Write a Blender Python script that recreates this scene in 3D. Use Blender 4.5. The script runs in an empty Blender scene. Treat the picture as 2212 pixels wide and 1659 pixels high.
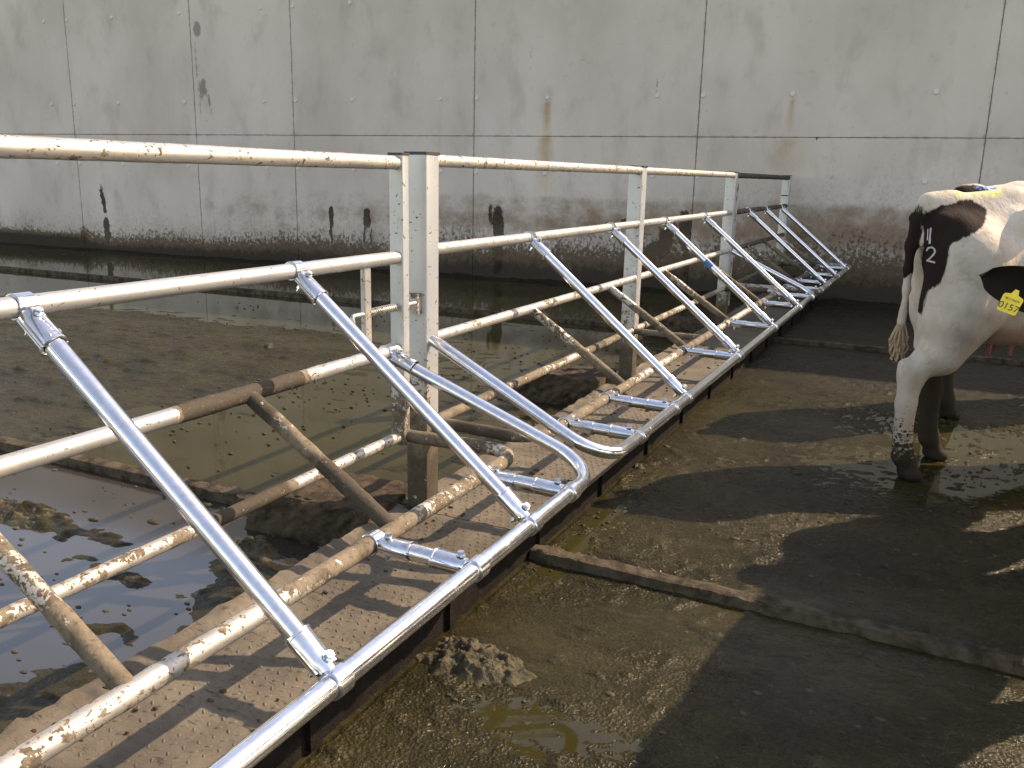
import bpy, math, random
import numpy as np
from mathutils import Vector, Matrix
from mathutils.bvhtree import BVHTree
random.seed(4)
R = math.radians
sc = bpy.context.scene
col = sc.collection

# ------------------------------------------------------------------ camera, sky, sun, exposure
cam_d = bpy.data.cameras.new('camera')
cam_d.sensor_width = 36.0
cam_d.lens = 1877.8 / 2212 * 36.0
cam_d.clip_start = .05
cam_d.clip_end = 500
cam = bpy.data.objects.new('camera', cam_d)
col.objects.link(cam)
cr = Vector((0.89747556, 0.44051616, 0.02198001))
cu = Vector((-0.12187258, 0.19978383, 0.97223119))
cf = Vector((-0.4238923, 0.8752325, -0.23298795))
cam.matrix_world = Matrix(((cr.x, cu.x, -cf.x, 0), (cr.y, cu.y, -cf.y, 0), (cr.z, cu.z, -cf.z, 1.55), (0, 0, 0, 1)))
sc.camera = cam

SUN = Vector((.84, .90, 1.0)).normalized()
world = bpy.data.worlds.new('World')
sc.world = world
world.use_nodes = True
wn = world.node_tree
bg = wn.nodes['Background']
sky = wn.nodes.new('ShaderNodeTexSky')
sky.sky_type = 'NISHITA'
sky.sun_disc = False
sky.sun_elevation = math.asin(SUN.z)
sky.sun_rotation = math.atan2(SUN.x, SUN.y)
sky.air_density = 1.0
sky.dust_density = .8
sky.ozone_density = .4
wn.links.new(sky.outputs[0], bg.inputs[0])
bg.inputs[1].default_value = 0.15
sun_d = bpy.data.lights.new('sun', 'SUN')
sun_d.energy = 3.0
sun_d.angle = R(.5)
sun_d.color = (1.0, .94, .86)
sun = bpy.data.objects.new('sun', sun_d)
sun.rotation_euler = SUN.to_track_quat('Z', 'Y').to_euler()
sun.location = (8, 8, 12)
col.objects.link(sun)
sc.view_settings.view_transform = 'Standard'
sc.view_settings.look = 'None'
sc.view_settings.gamma = 1
sc.view_settings.exposure = 1.5
sc.view_settings.use_white_balance = True
sc.view_settings.white_balance_temperature = 9000
sc.view_settings.white_balance_tint = 20
sc.view_settings.use_curve_mapping = False
sc.cycles.sample_clamp_indirect = 6
sc.cycles.max_bounces = 8

# ------------------------------------------------------------------ noise helpers (numpy)
def _h(ix, iy, iz, s):
    n = (ix.astype(np.int64) * 374761393 + iy.astype(np.int64) * 668265263 + iz * 2147483647 + s * 974711) & 0xffffffff
    n = ((n ^ (n >> 13)) * 1274126177) & 0xffffffff
    n = (n ^ (n >> 16)) & 0xffffffff
    return n / 4294967295.0
def vn2(x, y, s=0):
    x = np.asarray(x, float); y = np.asarray(y, float)
    x0 = np.floor(x); y0 = np.floor(y); fx = x - x0; fy = y - y0
    fx = fx * fx * (3 - 2 * fx); fy = fy * fy * (3 - 2 * fy)
    a = _h(x0, y0, 0, s); b = _h(x0 + 1, y0, 0, s); c = _h(x0, y0 + 1, 0, s); d = _h(x0 + 1, y0 + 1, 0, s)
    return (a * (1 - fx) + b * fx) * (1 - fy) + (c * (1 - fx) + d * fx) * fy
def fb2(x, y, s=0, o=3):
    r = 0; a = .5; t = 0
    for i in range(o):
        r = r + a * vn2(x * 2 ** i + 17.3 * i, y * 2 ** i - 9.1 * i, s + i * 31); t += a; a *= .5
    return r / t
def vn3(x, y, z, s=0):
    z0 = np.floor(z); fz = z - z0; fz = fz * fz * (3 - 2 * fz)
    x0 = np.floor(x); y0 = np.floor(y); fx = x - x0; fy = y - y0
    fx = fx * fx * (3 - 2 * fx); fy = fy * fy * (3 - 2 * fy)
    zi = z0.astype(np.int64)
    def lay(k):
        a = _h(x0, y0, zi + k, s); b = _h(x0 + 1, y0, zi + k, s); c = _h(x0, y0 + 1, zi + k, s); d = _h(x0 + 1, y0 + 1, zi + k, s)
        return (a * (1 - fx) + b * fx) * (1 - fy) + (c * (1 - fx) + d * fx) * fy
    return lay(0) * (1 - fz) + lay(1) * fz
def fb3(P, sc_, s=0, o=3):
    r = 0; a = .5; t = 0
    for i in range(o):
        q = P * sc_ * 2 ** i + 13.7 * i
        r = r + a * vn3(q[..., 0], q[..., 1], q[..., 2], s + 7 * i); t += a; a *= .5
    return r / t
def sst(x, a, b):
    t = np.clip((x - a) / (b - a), 0, 1); return t * t * (3 - 2 * t)
def poly_sdf(px, py, poly):
    d = np.full(px.shape, 1e9); inside = np.zeros(px.shape, bool)
    n = len(poly)
    for i in range(n):
        x1, y1 = poly[i]; x2, y2 = poly[(i + 1) % n]
        ex, ey = x2 - x1, y2 - y1
        t = np.clip(((px - x1) * ex + (py - y1) * ey) / (ex * ex + ey * ey + 1e-12), 0, 1)
        d = np.minimum(d, np.hypot(px - x1 - t * ex, py - y1 - t * ey))
        c = ((y1 > py) != (y2 > py)) & (px < (x2 - x1) * (py - y1) / ((y2 - y1) if y2 != y1 else 1e-9) + x1)
        inside ^= c
    return np.where(inside, -d, d)

# ------------------------------------------------------------------ mesh helpers
def mesh(name, V, F, mat, smooth=True, attrs=None):
    me = bpy.data.meshes.new(name)
    V = np.asarray(V, float)
    if isinstance(F, np.ndarray):
        k = F.shape[1]; nf = len(F)
        me.vertices.add(len(V)); me.vertices.foreach_set('co', V.astype(np.float32).ravel())
        me.loops.add(nf * k); me.loops.foreach_set('vertex_index', F.astype(np.int32).ravel())
        me.polygons.add(nf); me.polygons.foreach_set('loop_start', np.arange(nf, dtype=np.int32) * k)
        me.polygons.foreach_set('loop_total', np.full(nf, k, np.int32))
        me.update(calc_edges=True)
    else:
        me.from_pydata([tuple(v) for v in V], [], F); me.update()
    if smooth:
        me.polygons.foreach_set('use_smooth', np.ones(len(me.polygons), bool))
        if smooth == 'auto':
            me.set_sharp_from_angle(angle=R(40))
    if attrs:
        for k_, a in attrs.items():
            at = me.attributes.new(k_, 'FLOAT', 'POINT')
            at.data.foreach_set('value', np.asarray(a, np.float32).ravel())
    if mat: me.materials.append(mat)
    return me
def obj(name, me, parent=None, loc=(0, 0, 0), rot=None):
    o = bpy.data.objects.new(name, me)
    col.objects.link(o)
    o.location = loc
    if rot is not None: o.rotation_euler = rot
    if parent: o.parent = parent
    return o
def thing(name, label, cat, loc=(0, 0, 0), group=None, rotz=0):
    o = obj(name, None, None, loc, (0, 0, rotz))
    o.empty_display_size = .1
    o['label'] = label; o['category'] = cat
    if group: o['group'] = group
    return o
def tag(o, label, cat, group=None):
    o['label'] = label; o['category'] = cat
    if group: o['group'] = group
    return o
class MB:
    def __init__(s): s.V = []; s.F = []
    def add(s, V, F):
        n = len(s.V); s.V += [tuple(v) for v in V]; s.F += [tuple(i + n for i in f) for f in F]
    def box(s, c, d, M=None):
        V = [Vector((c[0] + sx * d[0] / 2, c[1] + sy * d[1] / 2, c[2] + sz * d[2] / 2)) for sx in (-1, 1) for sy in (-1, 1) for sz in (-1, 1)]
        if M: V = [M @ v for v in V]
        s.add(V, [(0, 1, 3, 2), (4, 6, 7, 5), (0, 4, 5, 1), (2, 3, 7, 6), (0, 2, 6, 4), (1, 5, 7, 3)])
    def bbox(s, c, d, b=.004):
        """box with bevelled vertical edges along the longest axis"""
        ax = max(range(3), key=lambda i: d[i]); o = [i for i in range(3) if i != ax]
        w, h = d[o[0]] / 2, d[o[1]] / 2
        pts = []
        for cx, cy, a0 in ((w - b, h - b, 0), (-w + b, h - b, 90), (-w + b, -h + b, 180), (w - b, -h + b, 270)):
            for k in range(4):
                a = R(a0 + 30 * k); pts.append((cx + b * math.cos(a), cy + b * math.sin(a)))
        n = len(pts); V = []
        L = d[ax]; m = max(1, int(L / .04))
        for j in range(m + 1):
            for p in pts:
                v = [0, 0, 0]; v[ax] = c[ax] - L / 2 + L * j / m; v[o[0]] = c[o[0]] + p[0]; v[o[1]] = c[o[1]] + p[1]; V.append(v)
        F = [(j * n + i, j * n + (i + 1) % n, (j + 1) * n + (i + 1) % n, (j + 1) * n + i) for j in range(m) for i in range(n)]
        F += [tuple(range(n - 1, -1, -1)), tuple(m * n + i for i in range(n))]
        s.add(V, F)
    def cyl(s, a, b, r, n=16, r2=None, caps=True):
        a = Vector(a); b = Vector(b); t = (b - a).normalized()
        u = t.orthogonal().normalized(); w = t.cross(u); r2 = r if r2 is None else r2
        V = [a + (u * math.cos(2 * math.pi * i / n) + w * math.sin(2 * math.pi * i / n)) * r for i in range(n)]
        V += [b + (u * math.cos(2 * math.pi * i / n) + w * math.sin(2 * math.pi * i / n)) * r2 for i in range(n)]
        F = [(i, (i + 1) % n, n + (i + 1) % n, n + i) for i in range(n)]
        if caps: F += [tuple(range(n - 1, -1, -1)), tuple(range(n, 2 * n))]
        s.add(V, F)
    def ring(s, a, b, ro, ri, n=24):
        a = Vector(a); b = Vector(b); t = (b - a).normalized(); u = t.orthogonal().normalized(); w = t.cross(u)
        bv = .0025
        prof = [(0, ri), (0, ro - bv), (bv, ro), (1, ro), (1, ro - bv), (1, ri)]
        L = (b - a).length; V = []
        prof = [(0, ri), (0, ro - bv), (bv, ro), (L - bv, ro), (L, ro - bv), (L, ri)]
        for z, r in prof:
            for i in range(n):
                an = 2 * math.pi * i / n; V.append(a + t * z + (u * math.cos(an) + w * math.sin(an)) * r)
        m = len(prof)
        s.add(V, [(j * n + i, j * n + (i + 1) % n, (j + 1) % m * n + (i + 1) % n, (j + 1) % m * n + i) for j in range(m) for i in range(n)])
    def me(s, name, mat, smooth='auto', attrs=None):
        return mesh(name, s.V, s.F, mat, smooth, attrs)
def fillet(P, r, n=8):
    P = [Vector(p) for p in P]; out = [P[0]]
    for i in range(1, len(P) - 1):
        a = (P[i - 1] - P[i]).normalized(); b = (P[i + 1] - P[i]).normalized()
        ang = a.angle(b); rr = r[i - 1] if isinstance(r, (list, tuple)) else r
        L = rr / math.tan(ang / 2)
        s, e = P[i] + a * L, P[i] + b * L
        c = P[i] + (a + b).normalized() * (rr / math.sin(ang / 2))
        for k in range(n + 1):
            q = s.lerp(e, k / n) - c
            v = (s - c).lerp(e - c, k / n)
            v1 = (s - c).normalized(); v2 = (e - c).normalized(); th = v1.angle(v2); t = k / n
            v = (v1 * math.sin((1 - t) * th) + v2 * math.sin(t * th)) / math.sin(th) * rr
            out.append(c + v)
    out.append(P[-1]); return out
def tube_me(name, path, r, mat, mud=None, n=16, step=.03, sag=0, caps=True, wob=0):
    P = [Vector(p) for p in path]
    Q = [P[0]]
    for a, b in zip(P, P[1:]):
        L = (b - a).length; m = max(1, int(L / step))
        for k in range(1, m + 1): Q.append(a.lerp(b, k / m))
    if not mud and len(P) == 2 and not wob: Q = P
    T = [(Q[min(i + 1, len(Q) - 1)] - Q[max(i - 1, 0)]).normalized() for i in range(len(Q))]
    u = T[0].orthogonal().normalized(); V = []; A = []
    for i, (q, t) in enumerate(zip(Q, T)):
        u = (u - t * u.dot(t)).normalized(); w = t.cross(u)
        rr = r(i / max(1, len(Q) - 1)) if callable(r) else r
        for k in range(n):
            an = 2 * math.pi * k / n
            V.append(q + (u * math.cos(an) + w * math.sin(an)) * rr)
        if mud: A += [mud(q) if callable(mud) else mud] * n
    V = np.array([tuple(v) for v in V])
    if wob and mud:
        A_ = np.array(A)
        C = np.repeat(np.array([tuple(q) for q in Q]), n, axis=0)
        D = (V - C) / np.linalg.norm(V - C, axis=1)[:, None]
        nz = fb3(V, 28, 5, 3)
        V = V + D * (np.clip(A_ + (nz - .5) * 1.6 - .45, 0, 1) * wob * (.4 + fb3(V, 90, 9, 2)))[:, None]
    m = len(Q)
    F = [(j * n + i, j * n + (i + 1) % n, (j + 1) * n + (i + 1) % n, (j + 1) * n + i) for j in range(m - 1) for i in range(n)]
    if caps: F += [tuple(range(n - 1, -1, -1)), tuple((m - 1) * n + i for i in range(n))]
    return mesh(name, V, F, mat, 'auto', {'mud': A} if mud else None)

# ------------------------------------------------------------------ materials
class NT:
    def __init__(s, name):
        s.m = bpy.data.materials.new(name); s.m.use_nodes = True; s.t = s.m.node_tree
        s.b = s.t.nodes['Principled BSDF']; s.co = s.t.nodes.new('ShaderNodeTexCoord').outputs['Object']
    def n(s, ty, **k):
        x = s.t.nodes.new('ShaderNode' + ty)
        for a, b in k.items(): setattr(x, a, b)
        return x
    def l(s, a, b): s.t.links.new(a, b)
    def mapped(s, scale=(1, 1, 1), rnd=False):
        mp = s.n('Mapping'); s.l(s.co, mp.inputs[0]); mp.inputs['Scale'].default_value = scale
        if rnd:
            oi = s.n('ObjectInfo'); cb = s.n('CombineXYZ'); mu = s.math('MULTIPLY', oi.outputs['Random'], 37.)
            for i in range(3): s.l(mu, cb.inputs[i])
            s.l(cb.outputs[0], mp.inputs['Location'])
        return mp.outputs[0]
    def noise(s, scale, detail=4, rough=.55, vec=None, dist=0):
        x = s.n('TexNoise'); s.l(vec or s.co, x.inputs['Vector'])
        x.inputs['Scale'].default_value = scale; x.inputs['Detail'].default_value = detail
        x.inputs['Roughness'].default_value = rough; x.inputs['Distortion'].default_value = dist
        return x.outputs['Fac']
    def vor(s, scale, vec=None, feat='F1', out='Distance'):
        x = s.n('TexVoronoi'); x.feature = feat; s.l(vec or s.co, x.inputs['Vector']); x.inputs['Scale'].default_value = scale
        return x.outputs[out]
    def math(s, op, a, b=0., c=None, clamp=False):
        x = s.n('Math'); x.operation = op; x.use_clamp = clamp
        for i, v in enumerate((a, b, c)):
            if v is None: continue
            if hasattr(v, 'is_linked') or hasattr(v, 'links'): s.l(v, x.inputs[i])
            else: x.inputs[i].default_value = v
        return x.outputs[0]
    def ramp(s, f, lo, hi, a=0., b=1.):
        x = s.n('MapRange'); x.interpolation_type = 'SMOOTHSTEP'; s.l(f, x.inputs[0])
        for i, v in enumerate((lo, hi, a, b)): x.inputs[i + 1].default_value = v
        return x.outputs[0]
    def mix(s, f, a, b):
        x = s.n('Mix'); x.data_type = 'RGBA'
        if hasattr(f, 'links'): s.l(f, x.inputs[0])
        else: x.inputs[0].default_value = f
        for i, v in ((6, a), (7, b)):
            if hasattr(v, 'links'): s.l(v, x.inputs[i])
            else: x.inputs[i].default_value = (*v, 1)
        return x.outputs[2]
    def mixf(s, f, a, b):
        x = s.n('Mix'); x.data_type = 'FLOAT'
        for i, v in ((0, f), (2, a), (3, b)):
            if hasattr(v, 'links'): s.l(v, x.inputs[i])
            else: x.inputs[i].default_value = v
        return x.outputs[0]
    def attr(s, name):
        x = s.n('Attribute'); x.attribute_name = name; return x.outputs['Fac']
    def bump(s, h, st, dist=.01, nrm=None):
        x = s.n('Bump'); s.l(h, x.inputs['Height']); x.inputs['Strength'].default_value = st; x.inputs['Distance'].default_value = dist
        if nrm is not None: s.l(nrm, x.inputs['Normal'])
        return x.outputs[0]
    def set(s, **k):
        for a, v in k.items():
            a = {'base': 'Base Color', 'rough': 'Roughness', 'metal': 'Metallic', 'normal': 'Normal', 'spec': 'Specular IOR Level', 'coat': 'Coat Weight', 'coatr': 'Coat Roughness', 'sheen': 'Sheen Weight', 'ior': 'IOR'}[a]
            if hasattr(v, 'links'): s.l(v, s.b.inputs[a])
            elif isinstance(v, tuple): s.b.inputs[a].default_value = (*v, 1)
            else: s.b.inputs[a].default_value = v
        return s.m

def mat_galv_new():
    s = NT('galvanised_steel_new')
    v = s.mapped((1, 1, 1), True)
    sp = s.vor(70, v, out='Color')
    bw = s.n('RGBToBW'); s.l(sp, bw.inputs[0]); sp = bw.outputs[0]
    cl = s.noise(9, 5, .6, v)
    sm = s.ramp(s.noise(26, 5, .7, v), .56, .72)
    base = s.mix(s.mixf(.5, sp, cl), (.56, .58, .61), (.83, .85, .87))
    base = s.mix(s.math('MULTIPLY', sm, .35), base, (.36, .35, .34))
    ro = s.math('ADD', s.math('MULTIPLY', s.mixf(.6, sp, cl), .12), .06)
    ro = s.math('ADD', ro, s.math('MULTIPLY', sm, .15))
    return s.set(base=base, metal=.96, rough=ro, normal=s.bump(s.noise(60, 3, .5, v), .07, .002))
def mat_galv_old(name='galvanised_steel_muddy', base_c=((.33, .335, .33), (.50, .50, .475)), metal=.66):
    s = NT(name)
    v = s.mapped((1, 1, 1), True)
    A = s.attr('mud')
    n1 = s.noise(19, 6, .66, v); n2 = s.noise(75, 4, .65, v); n3 = s.noise(4.2, 3, .5, v)
    w = s.math('ADD', s.math('MULTIPLY', n1, 1.25), s.math('MULTIPLY', n2, .55))
    w = s.math('ADD', w, s.math('MULTIPLY', n3, .55))
    w = s.math('ADD', s.math('SUBTRACT', w, 1.18), s.math('SUBTRACT', s.math('MULTIPLY', A, 1.05), .60))
    mask = s.ramp(w, -.012, .03)
    vs = s.mapped((1, 1, 1), True)
    wv = s.noise(30, 3, .6, v)
    pk = s.noise(46, 2, .5, s.mapped((1.0, .75, 1.35), True), .6); pk2 = s.noise(110, 2, .5, v, .4)
    th_ = s.math('SUBTRACT', .735, s.math('MULTIPLY', s.math('MINIMUM', A, .6), .17))
    sp1 = s.math('GREATER_THAN', pk, th_); sp2 = s.math('GREATER_THAN', pk2, s.math('ADD', th_, .02))
    mask = s.math('MAXIMUM', mask, s.math('MAXIMUM', sp1, sp2))
    chip = s.math('GREATER_THAN', s.noise(34, 3, .6, v, .5), s.math('ADD', .60, s.math('MULTIPLY', s.math('MAXIMUM', A, .5), .10)))
    mask = s.math('MULTIPLY', mask, s.math('SUBTRACT', 1., s.math('MULTIPLY', chip, .9)))
    thin = s.ramp(w, -.32, .03)
    steel = s.mix(s.noise(6, 5, .6, v), *base_c)
    steel = s.mix(s.math('MULTIPLY', thin, .5), steel, (.42, .35, .25))
    mudc = s.mix(s.ramp(s.noise(11, 5, .6, v), .30, .56), (.070, .056, .039), (.165, .134, .093))
    mudc = s.mix(s.ramp(s.math('ADD', A, s.math('MULTIPLY', s.noise(8, 3, .5, v), .3)), .95, 1.15), mudc, (.052, .043, .031))
    mudc = s.mix(s.math('MULTIPLY', s.ramp(n2, .50, .70), .6), mudc, (.028, .021, .014))
    mudc = s.mix(s.math('MULTIPLY', s.ramp(s.noise(55, 5, .7, v), .58, .72), .5), mudc, (.26, .20, .135))
    base = s.mix(mask, steel, mudc)
    hgt = s.math('ADD', s.math('MULTIPLY', mask, 1.0), s.math('MULTIPLY', s.math('MULTIPLY', s.noise(90, 4, .6, v), mask), .8))
    return s.set(base=base, metal=s.mixf(mask, metal, 0.), rough=s.mixf(mask, s.mixf(thin, .40, .62), .85), spec=s.mixf(mask, .5, .25), normal=s.bump(hgt, .8, .003))
def mat_bolt():
    s = NT('zinc_bolt'); return s.set(base=(.62, .68, .72), metal=1., rough=.25)
def mat_plain(name, c, r=.5, m=0., bs=0, spec=.5):
    s = NT(name)
    n = s.noise(30, 4)
    base = s.mix(n, tuple(x * .75 for x in c), tuple(min(1, x * 1.2) for x in c))
    s.set(base=base, rough=r, metal=m, spec=spec)
    if bs: s.set(normal=s.bump(s.noise(60, 4), bs, .004))
    return s.m
def mat_concrete():
    s = NT('wall_concrete')
    n1 = s.noise(.55, 5, .6, s.mapped((1, 1, .7)))
    n2 = s.noise(2.2, 6, .6, s.mapped((1.1, 1.1, .6)))
    n3 = s.noise(60, 4, .6)
    n4 = s.noise(7, 5, .7)
    b = s.mix(s.ramp(n1, .3, .7), (.455, .418, .372), (.575, .533, .482))
    b = s.mix(s.math('MULTIPLY', s.ramp(n2, .50, .70), .46), b, (.33, .30, .265))
    b = s.mix(s.math('MULTIPLY', s.ramp(n2, .48, .28), .30), b, (.56, .535, .50))
    b = s.mix(s.math('MULTIPLY', s.ramp(n4, .58, .72), .42), b, (.33, .30, .26))
    b = s.mix(s.math('MULTIPLY', n3, .22), b, (.30, .28, .25))
    jt = s.ramp(s.math('ADD', s.attr('joint'), s.math('MULTIPLY', s.math('SUBTRACT', s.noise(12, 5, .7), .5), 1.6)), .55, 1.1)
    b = s.mix(s.math('MULTIPLY', jt, .55), b, (.17, .15, .135))
    pit = s.math('GREATER_THAN', s.noise(33, 2, .5), .775)
    b = s.mix(s.math('MULTIPLY', pit, .75), b, (.10, .09, .08))
    rust = s.attr('rust')
    b = s.mix(s.math('MULTIPLY', s.ramp(s.math('ADD', rust, s.math('MULTIPLY', s.math('SUBTRACT', n2, .5), .6)), .15, 1.), .62), b, (.34, .20, .055))
    band = s.attr('band')
    bn = s.noise(3.2, 6, .65, s.mapped((1, 1, 1.1)))
    b = s.mix(s.math('MULTIPLY', s.ramp(s.math('ADD', band, s.math('MULTIPLY', s.math('SUBTRACT', bn, .5), 1.4)), .35, 1.1), .75), b, (.17, .10, .05))
    dk = s.attr('dark')
    f = s.noise(11, 6, .75); f2 = s.noise(25, 5, .78, s.mapped((1, 1, .7)))
    dm = s.ramp(s.math('ADD', dk, s.math('MULTIPLY', s.math('SUBTRACT', f, .5), 1.25)), .42, .6)
    b = s.mix(s.math('MULTIPLY', dm, .9), b, (.013, .010, .007))
    wet = s.attr('wet')
    wm = s.ramp(s.math('ADD', wet, s.math('MULTIPLY', s.math('SUBTRACT', f, .5), 1.6)), .4, .75)
    b = s.mix(s.math('MULTIPLY', wm, .62), b, (.10, .095, .088))
    mud = s.attr('mud')
    sp = s.math('ADD', s.math('MULTIPLY', f2, .62), s.math('MULTIPLY', f, .38))
    mw = s.math('ADD', s.math('SUBTRACT', sp, .5), s.math('SUBTRACT', s.math('MULTIPLY', mud, .62), .33))
    mm = s.ramp(mw, -.045, .05)
    mt = s.ramp(mw, -.22, .03)
    b = s.mix(s.math('MULTIPLY', mt, .4), b, (.15, .115, .08))
    mc = s.mix(s.ramp(s.math('ADD', mud, s.math('MULTIPLY', s.math('SUBTRACT', f, .5), .8)), .62, .98), (.095, .068, .043), (.020, .015, .010))
    b = s.mix(s.math('MULTIPLY', mm, .93), b, mc)
    h = s.math('ADD', s.math('MULTIPLY', n3, .3), s.math('ADD', s.math('MULTIPLY', mm, 1.2), dm))
    return s.set(base=b, rough=.88, spec=.06, normal=s.bump(h, .45, .006))
def mat_ground():
    s = NT('slurry_mud')
    v = s.mapped((.55, 1, 1)); v2 = s.mapped((.35, 1, 1))
    n1 = s.noise(2.3, 6, .65, v); n2 = s.noise(24, 5, .65, v); n3 = s.noise(150, 3, .6); n4 = s.noise(7, 5, .6, v2)
    b = s.mix(s.ramp(n1, .33, .67), (.016, .0140, .0060), (.031, .0272, .0118))
    b = s.mix(s.math('MULTIPLY', s.ramp(n4, .55, .75), .5), b, (.052, .042, .025))
    b = s.mix(s.math('MULTIPLY', s.ramp(n2, .55, .75), .55), b, (.012, .010, .008))
    n5 = s.noise(95, 5, .75, v)
    b = s.mix(s.math('MULTIPLY', s.ramp(n5, .56, .68), .7), b, (.062, .054, .032))
    b = s.mix(s.math('MULTIPLY', s.ramp(n5, .44, .34), .7), b, (.009, .0075, .005))
    far = s.attr('shade')  # shade at the foot of the wall, painted darker into the mud colour
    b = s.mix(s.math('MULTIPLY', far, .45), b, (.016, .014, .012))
    dry = s.attr('dry')
    b = s.mix(dry, b, (.24, .18, .115))
    r = s.math('ADD', s.math('MULTIPLY', s.ramp(n2, .35, .65), .24), s.mixf(s.attr('fizz'), .16, .09))
    r = s.mixf(dry, r, .8)
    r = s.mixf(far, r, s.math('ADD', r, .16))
    h = s.math('ADD', s.math('MULTIPLY', n2, 1.0), s.math('MULTIPLY', s.math('ADD', n3, s.vor(80)), s.mixf(s.attr('fizz'), .05, .95)))
    return s.set(base=b, rough=r, spec=.12, normal=s.bump(h, .55, .012))
def mat_water():
    s = NT('slurry_water')
    v = s.mapped((.5, 1, 1))
    n = s.noise(1.6, 4, .6, v)
    b = s.mix(s.ramp(n, .35, .7), (.024, .0215, .0070), (.034, .0305, .0105))
    f = s.ramp(s.noise(55, 5, .6, v), .60, .68)
    b = s.mix(s.math('MULTIPLY', f, .4), b, (.05, .044, .030))
    return s.set(base=b, rough=s.math('ADD', s.math('MULTIPLY', f, .25), .03), spec=.22, normal=s.bump(s.noise(14, 3, .5), .035, .01))
def mat_pool():
    s = NT('pool_water')
    b = s.mix(s.noise(3, 4), (.022, .019, .015), (.034, .030, .024))
    return s.set(base=b, rough=.11, spec=1.0, normal=s.bump(s.noise(9, 3, .5), .008, .01))
def mat_plate():
    s = NT('chequer_plate_muddy')
    n1 = s.noise(3.2, 6, .62); n2 = s.noise(28, 6, .68); n3 = s.noise(130, 4, .65)
    st = s.noise(16, 5, .65, s.mapped((.8, 3.0, 1)))
    b = s.mix(s.ramp(n1, .33, .67), (.068, .057, .041), (.124, .104, .074))
    b = s.mix(s.math('MULTIPLY', s.ramp(n2, .5, .7), .55), b, (.07, .050, .031))
    b = s.mix(s.math('MULTIPLY', s.ramp(st, .60, .70), .8), b, (.03, .022, .015))
    b = s.mix(s.math('MULTIPLY', s.ramp(n3, .58, .75), .5), b, (.19, .15, .10))
    b = s.mix(s.math('MULTIPLY', s.ramp(s.noise(60, 5, .75), .60, .68), .7), b, (.045, .034, .023))
    b = s.mix(s.math('MULTIPLY', s.ramp(s.noise(1.7, 4, .6), .55, .70), .45), b, (.055, .043, .030))
    h = s.math('ADD', n2, s.math('MULTIPLY', s.ramp(st, .58, .7), -.8)); h = s.math('ADD', h, s.math('MULTIPLY', n3, .25))
    return s.set(base=b, rough=.72, spec=.35, normal=s.bump(h, .6, .006))
def mat_mudlump(name, a=(.032, .027, .015), c=(.085, .073, .044), rough=.42):
    s = NT(name)
    n1 = s.noise(14, 6, .65); n2 = s.noise(80, 5, .7)
    b = s.mix(s.ramp(n1, .35, .65), a, c)
    b = s.mix(s.math('MULTIPLY', s.ramp(n2, .55, .7), .5), b, tuple(x * .45 for x in a))
    return s.set(base=b, rough=s.math('ADD', s.math('MULTIPLY', n2, .35), rough - .17), spec=.14, normal=s.bump(s.math('ADD', n1, s.math('ADD', n2, s.math('MULTIPLY', s.noise(200, 3, .6), .4))), .9, .008))
def mat_cow():
    s = NT('cow_hide')
    n1 = s.noise(5, 4, .6); hair = s.noise(60, 5, .75, s.mapped((1, 1, .35))); hf = s.noise(260, 3, .6, s.mapped((1, 1, .25)))
    c = s.attr('coat')
    sepz = s.n('SeparateXYZ'); s.l(s.co, sepz.inputs[0]); lowz = s.ramp(sepz.outputs[2], .62, .12)
    w = s.math('ADD', c, s.math('MULTIPLY', s.math('SUBTRACT', hair, .5), .035))
    blk = s.ramp(w, .006, -.006)
    white = s.mix(s.ramp(n1, .35, .65), (.43, .375, .30), (.54, .485, .41))
    white = s.mix(s.math('MULTIPLY', s.ramp(s.noise(9, 6, .7), .54, .70), .5), white, (.30, .245, .19))
    white = s.mix(s.math('MULTIPLY', s.ramp(s.noise(28, 5, .7), .60, .72), .4), white, (.24, .195, .155))
    white = s.mix(s.math('MULTIPLY', s.attr('pink'), .75), white, (.30, .20, .155))
    white = s.mix(s.math('MULTIPLY', s.ramp(s.noise(3.4, 6, .75, None, .8), .53, .68), .42), white, (.25, .21, .165))
    white = s.mix(s.math('MULTIPLY', lowz, .62), white, (.20, .155, .125))
    black = s.mix(n1, (.014, .010, .009), (.030, .020, .016))
    b = s.mix(blk, white, black)
    g = s.attr('green'); gm = s.ramp(s.math('ADD', g, s.math('MULTIPLY', s.math('SUBTRACT', s.noise(38, 4, .7), .5), 1.3)), .5, .62)
    b = s.mix(gm, b, (.40, .50, .12))
    g = s.attr('blue'); gm = s.ramp(s.math('ADD', g, s.math('MULTIPLY', s.math('SUBTRACT', s.noise(30, 4, .7), .5), 1.2)), .5, .62)
    b = s.mix(gm, b, (.05, .20, .48))
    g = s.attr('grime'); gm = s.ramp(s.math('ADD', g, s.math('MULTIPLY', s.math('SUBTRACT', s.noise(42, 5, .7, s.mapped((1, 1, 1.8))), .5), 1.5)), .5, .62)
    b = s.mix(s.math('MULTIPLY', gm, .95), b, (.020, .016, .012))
    return s.set(base=b, rough=.8, spec=s.mixf(s.math('MAXIMUM', gm, blk), .2, .05), sheen=s.mixf(s.math('MAXIMUM', gm, blk), .05, 0.), normal=s.bump(s.math('ADD', hair, s.math('MULTIPLY', hf, .7)), .6, .005, s.bump(s.noise(7, 4, .6, s.mapped((1.2, 1, .6))), .35, .05)))

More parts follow.
